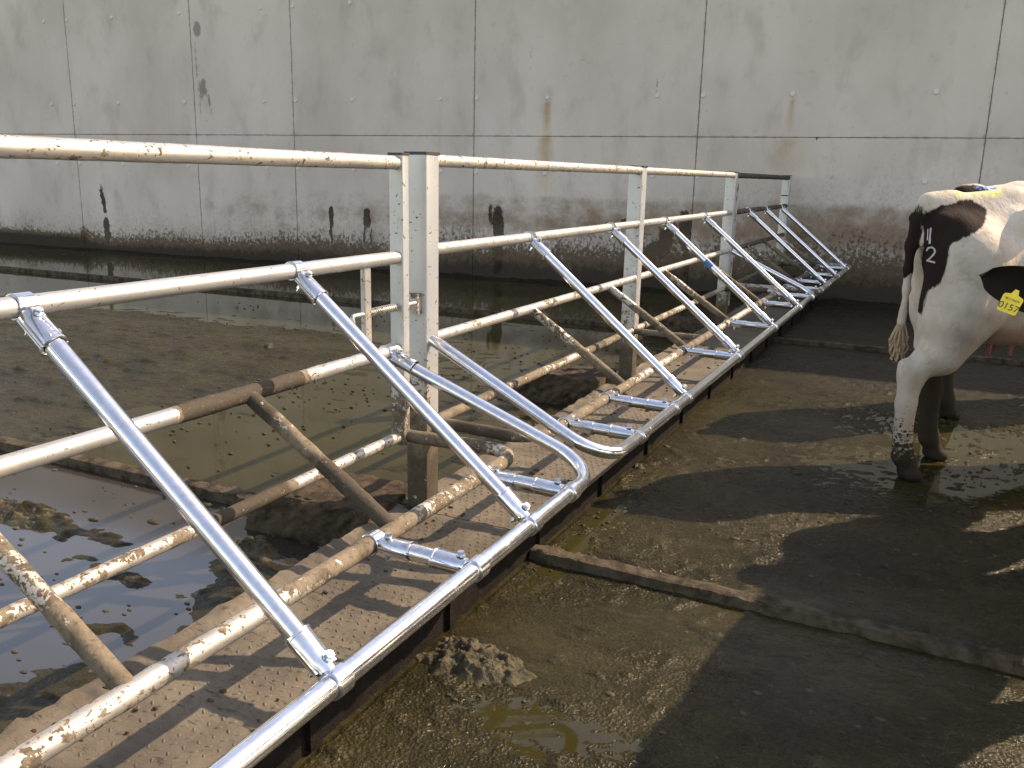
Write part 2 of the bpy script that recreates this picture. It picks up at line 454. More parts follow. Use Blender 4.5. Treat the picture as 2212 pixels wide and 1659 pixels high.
M = dict(new=mat_galv_new(), old=mat_galv_old(), post=mat_galv_old('galvanised_post', ((.33, .36, .37), (.48, .50, .505)), .45), bolt=mat_bolt(),
         cap=mat_plain('black_plastic', (.02, .02, .022), .5), conc=mat_concrete(), ground=mat_ground(), water=mat_water(), pool=mat_pool(),
         plate=mat_plate(), side=mat_mudlump('shadow_black_muddy_steel', (.005, .004, .003), (.012, .009, .007), .9),  # side: muddy steel, near black with the walkway's deep shadow put into its colour
         lump=mat_mudlump('manure'), lumpdry=mat_mudlump('dry_mud', (.03, .023, .015), (.08, .06, .038), .8),
         kerb=mat_mudlump('muddy_kerb', (.026, .0205, .0135), (.088, .070, .047), .85), cow=mat_cow(),
         block=mat_mudlump('caked_mud', (.035, .025, .016), (.075, .055, .036), .85),
         plug=mat_plain('concrete_plug', (.54, .53, .50), .8), gap=mat_plain('joint_filler', (.16, .145, .13), .9),
         blue=mat_plain('blue_marker_paint', (.02, .15, .36), .5), brand=mat_plain('freeze_brand_hair', (.42, .40, .40), .8),
         hoof=mat_plain('hoof_horn', (.03, .025, .02), .4), yellow=mat_plain('yellow_plastic', (.80, .62, .03), .4), ink=mat_plain('black_ink', (.02, .02, .02), .5),
         hair=mat_plain('tail_hair', (.34, .25, .15), .8), ear=mat_plain('black_ear_hair', (.012, .009, .008), .8, bs=.5, spec=.08), teat=mat_plain('teat_skin', (.26, .11, .08), .6))

# ------------------------------------------------------------------ ground
def axis(segs):
    out = [segs[0][0]]
    for a, b, st in segs:
        k = max(1, int(round((b - a) / st))); out += [a + (b - a) * i / k for i in range(1, k + 1)]
    return np.array(out)
def grid(xs, ys):
    nx, ny = len(xs), len(ys)
    X, Y = np.meshgrid(xs, ys, indexing='ij')
    i = np.arange(nx - 1)[:, None] * ny + np.arange(ny - 1)[None, :]
    F = np.stack([i, i + ny, i + ny + 1, i + 1], -1).reshape(-1, 4)
    return X, Y, F
LEFT, RIGHT = -1.985, -1.365       # edges of the walkway
def ground_h(X, Y):
    wx = X + (fb2(X * 1.3, Y * 1.3, 91) - .5) * .5; wy = Y + (fb2(X * 1.3, Y * 1.3, 92) - .5) * .3
    big = fb2(wx * .55, wy * 1.1, 3, 3) - .5
    mid = fb2(wx * 2.6, wy * 5.0, 11, 3) - .5
    sm = fb2(wx * 11, wy * 19, 23, 3) - .5
    fine = fb2(X * 45, Y * 60, 41, 2) - .5
    isl = X < (LEFT + RIGHT) / 2
    # left near pool (camera side of the kerb)
    pool = isl & (Y < 2.93)
    crest = np.maximum(0, sm + .35 * mid - .10)
    hp = -.020 + big * .02 + mid * .016 + crest * .05 + fine * .006
    hp = hp + .024 * sst(X, -2.75, -2.15) * (1 + mid) + .016 * sst(Y, 1.9, 1.2)
    cl = np.exp(-(((X + 3.62) / .36) ** 2 + ((Y - 2.36) / .10) ** 2) ** 1.2)
    hp = hp + cl * (.030 + .07 * np.maximum(0, sm + .3))
    for cx, cy, rx, ry in ((-3.05, 2.35, .16, .05), (-2.95, 2.18, .13, .05), (-2.62, 2.12, .17, .06), (-2.42, 2.42, .16, .07), (-2.2, 2.2, .12, .1), (-2.5, 1.85, .2, .06)):
        hp = hp + np.exp(-(((X - cx) / rx) ** 2 + ((Y - cy) / ry) ** 2)) * (.012 + .05 * np.maximum(0, sm + .25))
    # left beyond kerb: smooth slurry, rough crumbs to the far left
    rough = sst(X, -3.7, -5.6) * sst(Y, 7.2, 5.2)
    bits = np.maximum(0, fb2(wx * 7, wy * 15, 51, 3) - .60) * .16
    hm = -.0060 + rough * .0075 + big * .009 + bits * (.22 + .45 * rough) + rough * (.010 + mid * .010) + fine * .002 * (1 + rough * 2)
    hm = hm + .004 * sst(Y, 4.8, 6.0) * sst(Y, 7.3, 6.6) + sst(X, -2.9, -2.2) * .008 * (mid * 3 + 1)
    # right side: wet film with crumbs
    bits2 = np.maximum(0, fb2(wx * 14, wy * 20, 61, 3) - .60) * .11
    wetc = np.exp(-((X - .35) / 1.25) ** 2 - ((Y - 5.4) / 1.15) ** 2)
    fz = sst(fb2(X * .9 + 4, Y * 1.6, 97, 2), .38, .62)
    hr = .0058 + big * .007 + mid * .0035 + bits2 * .42 + fine * (.002 + .0055 * fz) + sm * .0015 - .006 * wetc
    hr = hr - .0065 * np.exp(-((X + .85) / .35) ** 2 - ((Y - 2.05) / .16) ** 2) - .008 * np.exp(-((X + 1.25) / .10) ** 2 - ((Y - 3.4) / .6) ** 2)
    h = np.where(isl, np.where(pool, hp, hm), hr)
    # towards the wall the slurry is thick
    h = h + .004 * sst(Y, 7.6, 8.8) * (mid * 2 + .7) * sst(X, -9., -5.)
    wallY = 12.18 + (X + 1.88) * .0577
    h = h + .07 * sst(Y, wallY - .35, wallY) * (.5 + mid + .5 * sm)
    return h
xs = axis([(-70, -30, 8), (-30, -15, 1), (-15, -7, .06), (-7, -4.2, .03), (-4.2, .75, .0115), (.75, 1.6, .03), (1.6, 5, .2), (5, 60, 8)])
ys = axis([(-60, -4, 8), (-4, .8, .25), (.8, 1.2, .03), (1.2, 3.4, .0115), (3.4, 5.2, .018), (5.2, 12.6, .04), (12.6, 14, .4), (14, 60, 8)])
X, Y, F = grid(xs, ys)
Hh = ground_h(X, Y)
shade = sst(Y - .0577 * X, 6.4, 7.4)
dry = sst(np.abs(X - (LEFT + RIGHT) / 2), .40, .33) * .0
fizz = (X > RIGHT) * (.25 + .75 * sst(fb2(X * .9 + 4, Y * 1.6, 97, 2), .38, .62)) + (X < LEFT) * .15
V = np.stack([X, Y, Hh], -1).reshape(-1, 3)
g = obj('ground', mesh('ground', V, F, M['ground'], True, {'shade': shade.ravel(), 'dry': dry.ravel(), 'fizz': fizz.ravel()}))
g['kind'] = 'structure'; g['label'] = 'wet slurry covered floor of the scraped alley'
X, Y, F = grid(np.array([-30., -1.7]), np.array([-3., 2.955]))
w = obj('pool', mesh('pool', np.stack([X, Y, X * 0 + .001], -1).reshape(-1, 3), F, M['pool'], False))
w['kind'] = 'structure'; w['label'] = 'shallow reflecting pool between the left kerb and the camera'
X, Y, F = grid(np.array([-30., -1.7]), np.array([2.955, 12.6]))
w = obj('slurry_film', mesh('slurry_film', np.stack([X, Y, X * 0 + .001], -1).reshape(-1, 3), F, M['water'], False))
w['kind'] = 'structure'; w['label'] = 'olive liquid slurry lying on the floor left of the walkway'
X, Y, F = grid(np.array([-1.7, 0, 8]), np.array([-3., 3, 8, 12.6]))
w = obj('slurry_puddle', mesh('slurry_puddle', np.stack([X, Y, X * 0 + .001], -1).reshape(-1, 3), F, M['water'], False))
w['kind'] = 'structure'; w['label'] = 'thin film of brown liquid slurry lying in the hollows'

# kerbs (scraper guides)
def kerb(name, x0, x1, y0f, wd, ht, step, label, nz=.010, mat='kerb'):
    xs = np.arange(x0, x1, step); prof = [(-wd / 2 - .004, -.03), (-wd / 2, ht * .45), (-wd / 2 + .006, ht * .93), (-wd * .3, ht), (-wd * .1, ht), (wd * .12, ht), (wd * .3, ht), (wd / 2 - .006, ht * .93), (wd / 2, ht * .45), (wd / 2 + .004, -.03)]
    V = np.array([[x, y0f(x) + a, b] for x in xs for a, b in prof])
    n = fb3(V, 9, 3, 3) - .5; n2 = fb3(V, 34, 8, 3) - .5
    top = (V[:, 2] > ht * .5)
    V[:, 2] += top * (n * nz + np.maximum(0, n2 - .02) * nz * 4.5 * sst(fb3(V, 2.3, 17, 2), .42, .62))
    V[:, 1] += n2 * nz * .7
    m = len(prof)
    i = np.arange(len(xs) - 1)[:, None] * m + np.arange(m - 1)[None, :]
    F = np.stack([i, i + m, i + m + 1, i + 1], -1).reshape(-1, 4)
    o = obj(name, mesh(name, V, F, M[mat], 'auto')); o['kind'] = 'structure'; o['label'] = label
    return o
kerb('kerb', RIGHT - .01, 5.5, lambda x: 3.06 - .02 * math.sin(x), .080, .046, .012, 'low muddy kerb crossing the floor to the right of the walkway', .012)
kerb('kerb', -9, LEFT - .02, lambda x: 2.955, .09, .05, .014, 'low muddy kerb crossing the floor to the left of the walkway', .015)
kerb('kerb', -24, 6.5, lambda x: 8.76 + .0577 * (x + 1.2) * .5, .08, .055, .08, 'thin kerb running along the far side of the floor in shade', .006, 'kerb')

# ------------------------------------------------------------------ concrete wall
WA = -.0576; WD = 12.266
wall = thing('concrete_wall', 'tall grey cast concrete wall with mud splashed along its foot, behind the fence', 'wall', (math.sin(WA) * WD, math.cos(WA) * WD, 0), rotz=0)
wall.rotation_euler = (0, 0, -WA)
US = [-24, -20.6, -17.3, -13.96, -11.10, -9.06, -5.80, -2.45, 1.03, 4.35, 7.7]
ZJ = 2.117
def wall_attrs(U, Z):
    n = fb2(U * 3, Z * 1.2, 70) - .5; nn = fb2(U * 9, Z * 9, 77) - .5
    low = np.interp(U, [-16, -13, -9, -6, -3, 1], [.30, .30, .44, .52, .62, .70])   # height of the splash zone
    mud = np.interp(Z / low, [-1, .12, .34, .62, 1.0, 1.5, 2.3, 3.6], [1.25, 1.15, .92, .70, .52, .37, .22, .05])
    mud = mud + n * .22
    pk = np.exp(-((U + 13.95) / .10) ** 2) * sst(Z, .55, .2) + sst(-U, 13.9, 14.2) * sst(Z, .34 + 0 * U, .16)
    mud = mud + .35 * pk
    dark = np.zeros_like(U)
    def blob(cu, cz, ru, rz, slant=0, a=1.0):
        u = (U - cu - slant * (Z - cz) + nn * .05) / ru; z = (Z - cz) / rz
        return a * np.clip(1.25 - np.sqrt(np.abs(u) ** 2.2 + np.abs(z) ** 3), 0, 1)
    D = [(-5.38, .60, .125, .64, 0, 1), (-5.50, .98, .07, .24, 0, .62), (-13.40, .92, .085, .38, -.10, .75), (-13.36, .38, .11, .30, 0, 1.0),
         (-8.37, .84, .065, .20), (-8.39, .58, .05, .28, 0, .75), (-7.69, .84, .08, .19), (-7.75, .58, .03, .26, 0, .8), (-7.62, .55, .03, .2, 0, .7),
         (-3.03, .45, .20, .32, .35, .85), (-2.80, .72, .18, .36, .3, .78), (-2.54, .86, .13, .36, 0, .9), (-2.50, .40, .12, .3, 0, .62),
         (-3.62, .90, .12, .05, 0, .75), (-3.40, .95, .10, .06, 0, .7), (-1.95, .82, .07, .09, 0, .7), (-2.1, .5, .06, .3, .1, .65), (-.9, 2.13, .02, .07, 0, .9)]
    for d in D: dark = np.maximum(dark, blob(*d))
    wet = np.zeros_like(U)
    for d in [(-10.95, 3.82, .11, .15), (-11.02, 3.3, .025, .5, 0, .8), (-10.90, 2.88, .09, .2), (-10.78, 2.66, .04, .26, -.25, .9), (-10.98, 2.7, .05, .5, 0, .62), (-10.85, 2.2, .04, .45, 0, .5),
              (-4.9, 3.3, .06, .22, 0, .5), (-4.2, 3.1, .5, .1, 0, .38), (-3.05, 2.78, .03, .16, 0, .7)]: wet = np.maximum(wet, blob(*d))
    rust = np.zeros_like(U)
    def drip(cu, top, bot, w, a):
        t = np.clip((top - Z) / (top - bot), 0, 1)
        return a * np.exp(-((U - cu + nn * .04) / (w * (1 + t * .9))) ** 2) * sst(Z, top + .02, top - .06) * (1 - .55 * t) * sst(Z, bot - .1, bot + .15)
    rust = drip(-6.38, 2.62, 1.35, .05, .55) + drip(-4.64, 2.62, 2.1, .045, 1.1) + drip(-4.66, 2.14, 1.2, .13, .85) + drip(-1.25, 2.64, 2.1, .045, .9) + drip(-1.25, 2.12, 1.3, .26, .55) + drip(-1.15, 3.2, 2.7, .06, .35)
    wb = np.interp(U, [-13, -10.5, -8.5, -6.5, -2, 1, 4], [0, .45, .45, .6, .78, .9, .9])
    band = wb * sst(Z, 1.42, 1.18 + 0 * U) * sst(Z, .55, .95) + wb * .45 * sst(Z, 1.1, .8) * sst(Z, .1, .4)
    return dict(mud=mud, dark=dark, wet=wet, rust=rust, band=band)
zs_low = axis([(-.15, 1.5, .02), (1.5, ZJ, .04)]); zs_up = axis([(ZJ, 4.3, .05), (4.3, 5.7, .35)])
for k in range(len(US) - 1):
    u0, u1 = US[k], US[k + 1]
    stepu = .02 if -15 < u1 and u0 < 1.5 else .2
    for row, zz in enumerate((zs_low, zs_up)):
        gap = .0035
        z = zz.copy(); z[0] += gap * row; z[-1] -= gap * (1 - row)
        us = axis([(u0 + gap, u1 - gap, stepu if row == 0 else max(stepu, .04))])
        U, Z, F = grid(us, z)
        at = wall_attrs(U, Z)
        jd = np.minimum(U - u0, u1 - U); jz = np.abs(Z - ZJ)
        at['joint'] = np.maximum(np.exp(-(jd / .028) ** 2), .9 * np.exp(-(jz / .025) ** 2))
        Yd = (fb2(U * .7, Z * .7, 5) - .5) * .006
        V = np.stack([U, Yd, Z], -1).reshape(-1, 3)
        # rim going back so the panel has depth
        nu, nz_ = len(us), len(z)
        idx = np.arange(nu * nz_).reshape(nu, nz_)
        rim = np.concatenate([idx[:, 0], idx[-1, 1:], idx[-2::-1, -1], idx[0, -2:0:-1]])
        back = V[rim].copy(); back[:, 1] = .05
        b0 = len(V); m = len(rim); V = np.concatenate([V, back])
        Fr = np.array([[rim[i], rim[(i + 1) % m], b0 + (i + 1) % m, b0 + i] for i in range(m)])[:, ::-1]
        A = {a: np.concatenate([v.ravel(), v.ravel()[rim]]) for a, v in at.items()}
        obj('panel', mesh('panel', V, np.concatenate([F, Fr]), M['conc'], 'auto', A), wall)
mb = MB(); mb.box((-8.15, .175, 2.76), (31.7, .27, 5.84)); obj('core', mb.me('core', M['gap'], False), wall)
pm = MB(); pm.cyl((0, .002, 0), (0, -.012, 0), .036, 18, .030); pme = pm.me('plug', M['plug'])
for z, L in ((4.09, [-14.48, -13.91, -12.84, -11.32, -9.64, -9.0, -7.94, -6.37, -5.75, -4.64, -3.04, -2.4, -1.26, .42]), (2.66, [-14.48, -13.91, -12.84, -11.32, -9.63, -9.01, -7.93, -6.37, -5.76, -4.64, -3.04, -2.41, -1.26, .42]), (1.595, [-14.48, -13.91, -12.84, -11.32, -9.63, -9.01, -7.93, -6.37, -5.76, -4.65, -3.04, -2.41, .42, 2.1])):
    for u in L: obj('plug', pme, wall, (u, (0), z))

# ------------------------------------------------------------------ walkway with chequer plates
walk = thing('walkway', 'raised narrow walkway of mud covered chequer plates running under the fence', 'walkway', ((LEFT + RIGHT) / 2, 0, 0))
cxw = (LEFT + RIGHT) / 2
pl = [-1.8, .6, 3.0, 5.4, 7.8, 10.2, 12.0]
for y0, y1 in zip(pl, pl[1:]):
    st = .012 if y0 < 5 and y1 > 1 else .04
    if y1 < 1: st = .05
    X, Y, F = grid(axis([(LEFT, RIGHT, .012)]), axis([(y0 + .004, y1 - .004, st)]))
    e = np.minimum(X - LEFT, RIGHT - X)
    Z = .137 + (fb2(X * 9, Y * 9, 12) - .5) * .005 + np.maximum(0, fb2(X * 16, Y * 26, 14) - .56) * .035 * sst(X, LEFT + .34, LEFT + .05) + np.maximum(0, fb2(X * 30, Y * 60, 15) - .66) * .02
    # crusted mud along the left edge
    cr_ = sst(X, LEFT + .085, LEFT + .0) * fb2(X * 20, Y * 14, 19)
    Z = Z + cr_ * .022
    Xj = X + (X < LEFT + .02) * (fb2(Y * 9, Y * 0, 44) - .5) * .03
    V = np.stack([Xj - cxw, Y, Z], -1).reshape(-1, 3)
    nx, ny = X.shape; idx = np.arange(nx * ny).reshape(nx, ny)
    rim = np.concatenate([idx[:, 0], idx[-1, 1:], idx[-2::-1, -1], idx[0, -2:0:-1]]); m = len(rim)
    b0 = len(V); bk = V[rim].copy(); bk[:, 2] = .122; V = np.concatenate([V, bk])
    Fr = np.array([[rim[i], b0 + i, b0 + (i + 1) % m, rim[(i + 1) % m]] for i in range(m)])
    obj('plate', mesh('plate', V, np.concatenate([F, Fr]), M['plate'], 'auto'), walk)
V = []; F = []
rr = random.Random(5)
for i in range(17):
    for j in range(int((5.4 - .7) / .034)):
        x = LEFT + .06 + i * .034 + (.017 if j % 2 else 0); y = .75 + j * .034
        if x > RIGHT - .02 or abs(y - 3.0) < .02: continue
        k = fb2(np.array(x * 3.2), np.array(y * 3.2), 33)
        hgt = .0022 if k < .62 else .0012
        if rr.random() < .12: continue
        a = R(45 if (i + j // 2) % 2 else -45) + rr.uniform(-.1, .1); ca, sa = math.cos(a), math.sin(a)
        zb = .1375 + (float(fb2(np.array(x * 9), np.array(y * 9), 12)) - .5) * .005
        b0 = len(V)
        for (rl, rw, hz) in ((.0125, .0045, -.002), (.009, .0028, hgt)):
            for q in range(6):
                t = 2 * math.pi * q / 6; u_, v_ = rl * math.cos(t), rw * math.sin(t)
                V.append((x - cxw + u_ * ca - v_ * sa, y + u_ * sa + v_ * ca, zb + hz))
        for q in range(6): F.append((b0 + q, b0 + (q + 1) % 6, b0 + 6 + (q + 1) % 6, b0 + 6 + q))
        F.append(tuple(b0 + 6 + q for q in range(6)))
tr = obj('tread_bump', mesh('tread_bump', V, F, M['plate'], True), walk); tr['kind'] = 'stuff'
mb = MB()
mb.box((RIGHT - .03 - cxw, 5.1, .06), (.02, 13.8, .12)); mb.box((LEFT + .03 - cxw, 5.1, .06), (.02, 13.8, .12))
obj('side_beam', mb.me('side_beam', M['side'], False), walk)
bk = MB(); bk.box((0, 0, 0), (.035, .05, .10)); bkm = bk.me('bracket', M['side'], False)
for y in np.arange(.9, 11.8, .75): obj('bracket', bkm, walk, (RIGHT - .02 - cxw, y, .065))
# mud spilled along the left rim of the walkway
V = []; F = []
def ico():
    import bmesh
    bm = bmesh.new(); bmesh.ops.create_icosphere(bm, subdivisions=2, radius=1); v = np.array([tuple(x.co) for x in bm.verts]); f = [tuple(x.index for x in q.verts) for q in bm.faces]; bm.free(); return v, np.array(f)
IV, IF = ico()
def lumps(name, spots, mat, seed=1):
    VV = []; FF = []; n0 = 0
    for i, (x, y, z, rx, ry, rz) in enumerate(spots):
        nz = fb3(IV + seed + i * 3.1, 1.8, seed, 3)[:, None]
        VV.append(IV * (.55 + .95 * nz) * np.array([rx, ry, rz]) + np.array([x, y, z])); FF.append(IF + n0); n0 += len(IV)
    return mesh(name, np.concatenate(VV), np.concatenate(FF), mat, True)
r2 = random.Random(8)
sp = []
for i in range(420):
    y = r2.uniform(1.0, 7.2); c = fb2(np.array(y * 1.7), np.array(.3), 66)
    if c < .42: continue
    s = r2.uniform(.006, .024) * (.6 + 1.3 * (c - .4))
    off = abs(r2.gauss(0, .05))
    sp.append((LEFT - .015 - off + .03, y, .125 * max(.1, 1 - off * 9) + .004, s * 1.3, s * 1.5, s))
for i in range(520):
    x, y = r2.uniform(LEFT + .05, RIGHT - .03), r2.uniform(1.0, 7.5)
    if fb2(np.array(x * 4.0), np.array(y * 3.0), 271) < .52: continue
    s = r2.uniform(.002, .0065) * (1.8 if r2.random() < .08 else 1)
    sp.append((x, y, .141, s * 1.7, s * 1.1, s * .7))
sm_ = obj('mud_crumb', lumps('mud_crumb', sp, M['lumpdry'], 3), walk, (-cxw, 0, 0)); sm_['kind'] = 'stuff'
# loose crumbs on the floor (uncountable)
sp = []
for i in range(2200):
    if r2.random() < .75:
        x, y = r2.uniform(-1.33, .9), r2.uniform(1.4, 6.5); s = r2.uniform(.0025, .007) * (2.0 if r2.random() < .05 else 1)
    else:
        x, y = r2.uniform(-8, -2.1), r2.uniform(3.1, 8); s = r2.uniform(.003, .0095)
    if fb2(np.array(x * 1.1), np.array(y * 2.2), 71) < .47: continue
    sp.append((x, y, .004, s * 1.7, s * 1.1, s * .75))
for i in range(330):
    x, y = r2.uniform(-4.6, -2.05), r2.uniform(1.25, 2.88)
    if fb2(np.array(x * 1.6), np.array(y * 3.4), 171) < .44: continue
    s = r2.uniform(.003, .008) * (2.4 if r2.random() < .10 else 1)
    sp.append((x, y, .002, s * 1.7, s * 1.0, s * .55))
for i in range(500):
    x, y = r2.uniform(-7.5, -3.2), r2.uniform(3.2, 6.8)
    if fb2(np.array(x * .9), np.array(y * 2.0), 181) < .50: continue
    s = r2.uniform(.004, .010)
    sp.append((x, y, .006, s * 1.6, s * 1.0, s * .7))
cr2 = obj('mud_crumbs', lumps('mud_crumbs', sp, M['lump'], 6)); cr2['kind'] = 'stuff'; cr2['label'] = 'small crumbs of manure scattered over the wet floor'

# manure heaps and clods
def heap(name, x, y, rx, ry, h, label, group=None, seed=1, mat='lump', spk=1.0, res=46):
    U, Vv, F = grid(np.linspace(-1.25, 1.25, res), np.linspace(-1.25, 1.25, res))
    rad = np.hypot(U, Vv); ang = np.arctan2(Vv, U)
    edge = 1 + (fb2(U * 1.8 + seed, Vv * 1.8, seed) - .5) * .9
    prof = sst(rad / edge, 1.0, .35)
    a = U * rx; b = Vv * ry
    ridg = 1 - np.abs(fb2(a * 9 + seed, b * 11, seed + 4, 3) * 2 - 1) * 2.0
    n2 = fb2(a * 38, b * 38, seed + 9, 3) - .5
    n3 = fb2(a * 110, b * 110, seed + 13, 2) - .5
    Z = prof * h * (.60 + .32 * ridg + .70 * n2 + .40 * n3 * spk) + sst(rad / edge, 1.15, .9) * .006 - .016
    V = np.stack([a + n2 * .01, b + n3 * .006, Z], -1).reshape(-1, 3)
    o = obj(name, mesh(name, V, F, M[mat], True), None, (x, y, 0))
    tag(o, label, 'manure', group); return o
G_ = 'clods of manure on the floor'
heap('manure_heap', -1.205, 2.235, .27, .165, .060, 'large lumpy heap of manure on the wet floor in front of the walkway', None, 3, res=130)
heap('manure_clod', -1.345, 4.40, .05, .05, .035, 'small crusty clod of manure beside the walkway edge near the bent tube', G_, 5)
heap('manure_clod', -1.33, 2.22, .03, .03, .03, 'small clod of manure just left of the large heap', G_, 8)
heap('manure_clod', -5.30, 5.92, .055, .05, .06, 'dark lone clod of manure in the open slurry left of the latch post', G_, 11)
heap('manure_clod', -2.42, 2.55, .20, .09, .06, 'muddy heap lying in the pool beside the first caked block', G_, 14, res=70)
heap('manure_clod', -2.12, 4.62, .10, .22, .07, 'long crusty clod lying against the left rim of the walkway before the second caked block', G_, 17, 'lumpdry', res=70)
heap('manure_clod', -2.63, 2.14, .12, .05, .035, 'flat clod of manure in the reflecting pool between the two lower rails', G_, 21, res=60)
heap('manure_clod', -3.62, 2.36, .36, .12, .05, 'wide flat patch of manure rising from the pool at the left edge', G_, 25, res=100)

# mud caked blocks at the posts
def block(x0, x1, y0, y1, h, seed, label):
    U, Vv, F = grid(np.linspace(0, 1, 70), np.linspace(-.5, 1.5, 70))
    # cross-section along Vv: front face then top
    t = np.clip(Vv, -.5, 1.5)
    yy = np.where(t < .5, y0 + .04 * (t + .5), y0 + .04 + (t - .5) * (y1 - y0 - .04))
    zz = np.where(t < .5, (t + .5) * h, h)
    taper = .62 + .38 * sst(U, 0, .35)
    Z = zz * taper; X = x0 + U * (x1 - x0)
    P = np.stack([X, yy, Z], -1)
    n = fb3(P, 9, seed, 4) - .5; n2 = fb3(P, 30, seed + 3, 3) - .5
    P[..., 1] -= (t < .55) * (n * .09 + n2 * .035); P[..., 2] += (t > .4) * (n * .05 + n2 * .025)
    P[..., 0] -= (U < .04) * n * .05
    V = P.reshape(-1, 3).copy()
    nx, ny = U.shape; idx = np.arange(nx * ny).reshape(nx, ny)
    rim = np.concatenate([idx[:, 0], idx[-1, 1:], idx[-2::-1, -1], idx[0, -2:0:-1]]); m = len(rim)
    b0 = len(V); bk = V[rim].copy(); bk[:, 2] = -.03; V = np.concatenate([V, bk])
    Fr = np.array([[rim[i], b0 + i, b0 + (i + 1) % m, rim[(i + 1) % m]] for i in range(m)])
    V[:, 0] -= x0; V[:, 1] -= y0
    o = obj('caked_block', mesh('caked_block', V, np.concatenate([F, Fr]), M['block'], True), None, (x0, y0, 0))
    tag(o, label, 'block', 'mud caked blocks beside the posts')
block(-2.62, -1.99, 2.74, 3.16, .175, 5, 'brown mud caked block beside the nearest wide post, at the end of the left kerb')
block(-2.62, -1.99, 5.42, 5.85, .20, 15, 'grey brown mud caked block left of the walkway beside the second post')
block(-2.60, -1.99, 8.4, 8.75, .18, 25, 'mud caked block in the shade beside the third post')

# ------------------------------------------------------------------ posts
def post(y, w, d, ztop, label, mudf, capd=.012, extra=None, x=-1.90, name='post', zb=.13):
    t = thing(name, label, 'post', (x, y, zb), 'posts of the barrier')
    mb = MB(); mb.bbox((0, 0, (ztop - zb) / 2), (w, d, ztop - zb), .008)
    A = [mudf(v[2] + zb, v[0], v[1]) for v in mb.V]
    obj('shaft', mb.me('shaft', M['post'], 'auto', {'mud': A}), t)
    mb = MB(); mb.box((0, 0, ztop - zb + capd / 2), (w + .004, d + .004, capd)); obj('cap', mb.me('cap', M['cap'], False), t)
    mb = MB(); mb.box((0, 0, .008), (w + .06, d + .06, .016)); obj('foot_plate', mb.me('foot_plate', M['kerb'], False), t)
    return t
def mf(hi):
    return lambda z, x, y: float(np.interp(z, [0, hi, hi + .16, hi + .5, 1.7], [1.02, .92, .55, .30, .16]))
p1 = post(3.055, .10, .10, 1.622, 'wide galvanised box post nearest the camera, with black cap and brown muddy foot', lambda z, x, y: float(np.interp(z, [0, .35, .5, .62, .9, 1.7], [1.05, .98, .8 if y < 0 else .62, .55 if y < 0 else .3, .2, .12])))
# keeper bracket on the gate side
mb = MB(); mb.box((0, 0, 0), (.07, .03, .085)); k = obj('keeper', mb.me('keeper', M['post'], False, {'mud': [.45] * 8}), p1, (-.008, -.066, .905))
p2 = post(5.80, .10, .10, 1.622, 'galvanised box post second from the left gate, speckled with mud at its foot', mf(.38))
p3 = post(8.70, .10, .10, 1.622, 'galvanised box post third from the left gate, half in the shade of the wall', mf(.30))
mb = MB(); mb.bbox((.0, .075, .80), (.05, .05, 1.2), .005); obj('side_leg', mb.me('side_leg', M['post'], 'auto', {'mud': [.5] * len(mb.V)}), p3, (.03, 0, 0))
p4 = post(11.95, .10, .10, 1.622, 'galvanised post farthest from the camera standing close to the concrete wall', mf(.5))
for z in (1.25, 1.12):
    mb = MB(); mb.box((0, 0, 0), (.09, .02, .012)); obj('strap', mb.me('strap', M['cap'], False), p4, (.0, -.06, z))
mb = MB(); mb.box((0, 0, 0), (.05, .02, .14)); obj('plate', mb.me('plate', M['post'], False, {'mud': [.2] * 8}), p4, (.01, -.062, 1.37))

# ------------------------------------------------------------------ tube clamps
RT = .0252
def clamp_me():
    mb = MB(); ri = RT + .0006; ro = RT + .0066
    mb.ring((0, -.024, 0), (0, .024, 0), ro, ri)
    body = mb.me('clamp', M['new'])
    # neck + sleeve halves
    mb = MB(); n = 20
    for sgn in (1, -1):
        V = []; F = []
        prof = [(.020, .0215, .020), (.040, .025, .022), (.055, ro - .001, .0245), (.122, ro - .001, .0275), (.1235, ro + .0015, .029), (.129, ro + .0015, .029), (.130, ri, .0249)]
        for x, ry, rz in prof:
            for i in range(n // 2 + 1):
                a = math.pi * (i / (n // 2)) * .92 + math.pi * .04
                V.append((x, ry * math.cos(a), sgn * (rz * math.sin(a) + .0008)))
        m = n // 2 + 1
        for j in range(len(prof) - 1):
            for i in range(m - 1): F.append((j * m + i, j * m + i + 1, (j + 1) * m + i + 1, (j + 1) * m + i)[::sgn])
        mb.add(V, F)
        # side flanges of each half
        for sy in (-1, 1):
            mb.box((.083, sy * (ro - .001), sgn * .0032), (.094, .005, .0044))
    return body, mb.me('clamp_shell', M['new'])
CL, CS = clamp_me()
mb = MB(); mb.cyl((.048, 0, .026), (.048, 0, .0295), .0125, 16); mb.cyl((.048, 0, .0295), (.048, 0, .0385), .0098, 6)
BOLT = mb.me('bolt', M['bolt'], False)
mb = MB(); mb.cyl((.048, 0, -.026), (.048, 0, -.036), .0095, 6); mb.cyl((.048, 0, -.036), (.048, 0, -.047), .005, 8)
NUT = mb.me('nut', M['bolt'], False)
def clamp(parent, base, P, direction):
    """direction: branch direction in the XZ plane"""
    d = Vector(direction).normalized(); up = Vector((0, 0, 1)); up = (up - d * up.dot(d)).normalized(); y = up.cross(d)
    Mx = Matrix((d, y, up)).transposed()
    o = obj('clamp', CL, parent, Vector(P) - base, Mx.to_euler())
    obj('shell', CS, o); obj('bolt', BOLT, o); obj('nut', NUT, o)
    return o

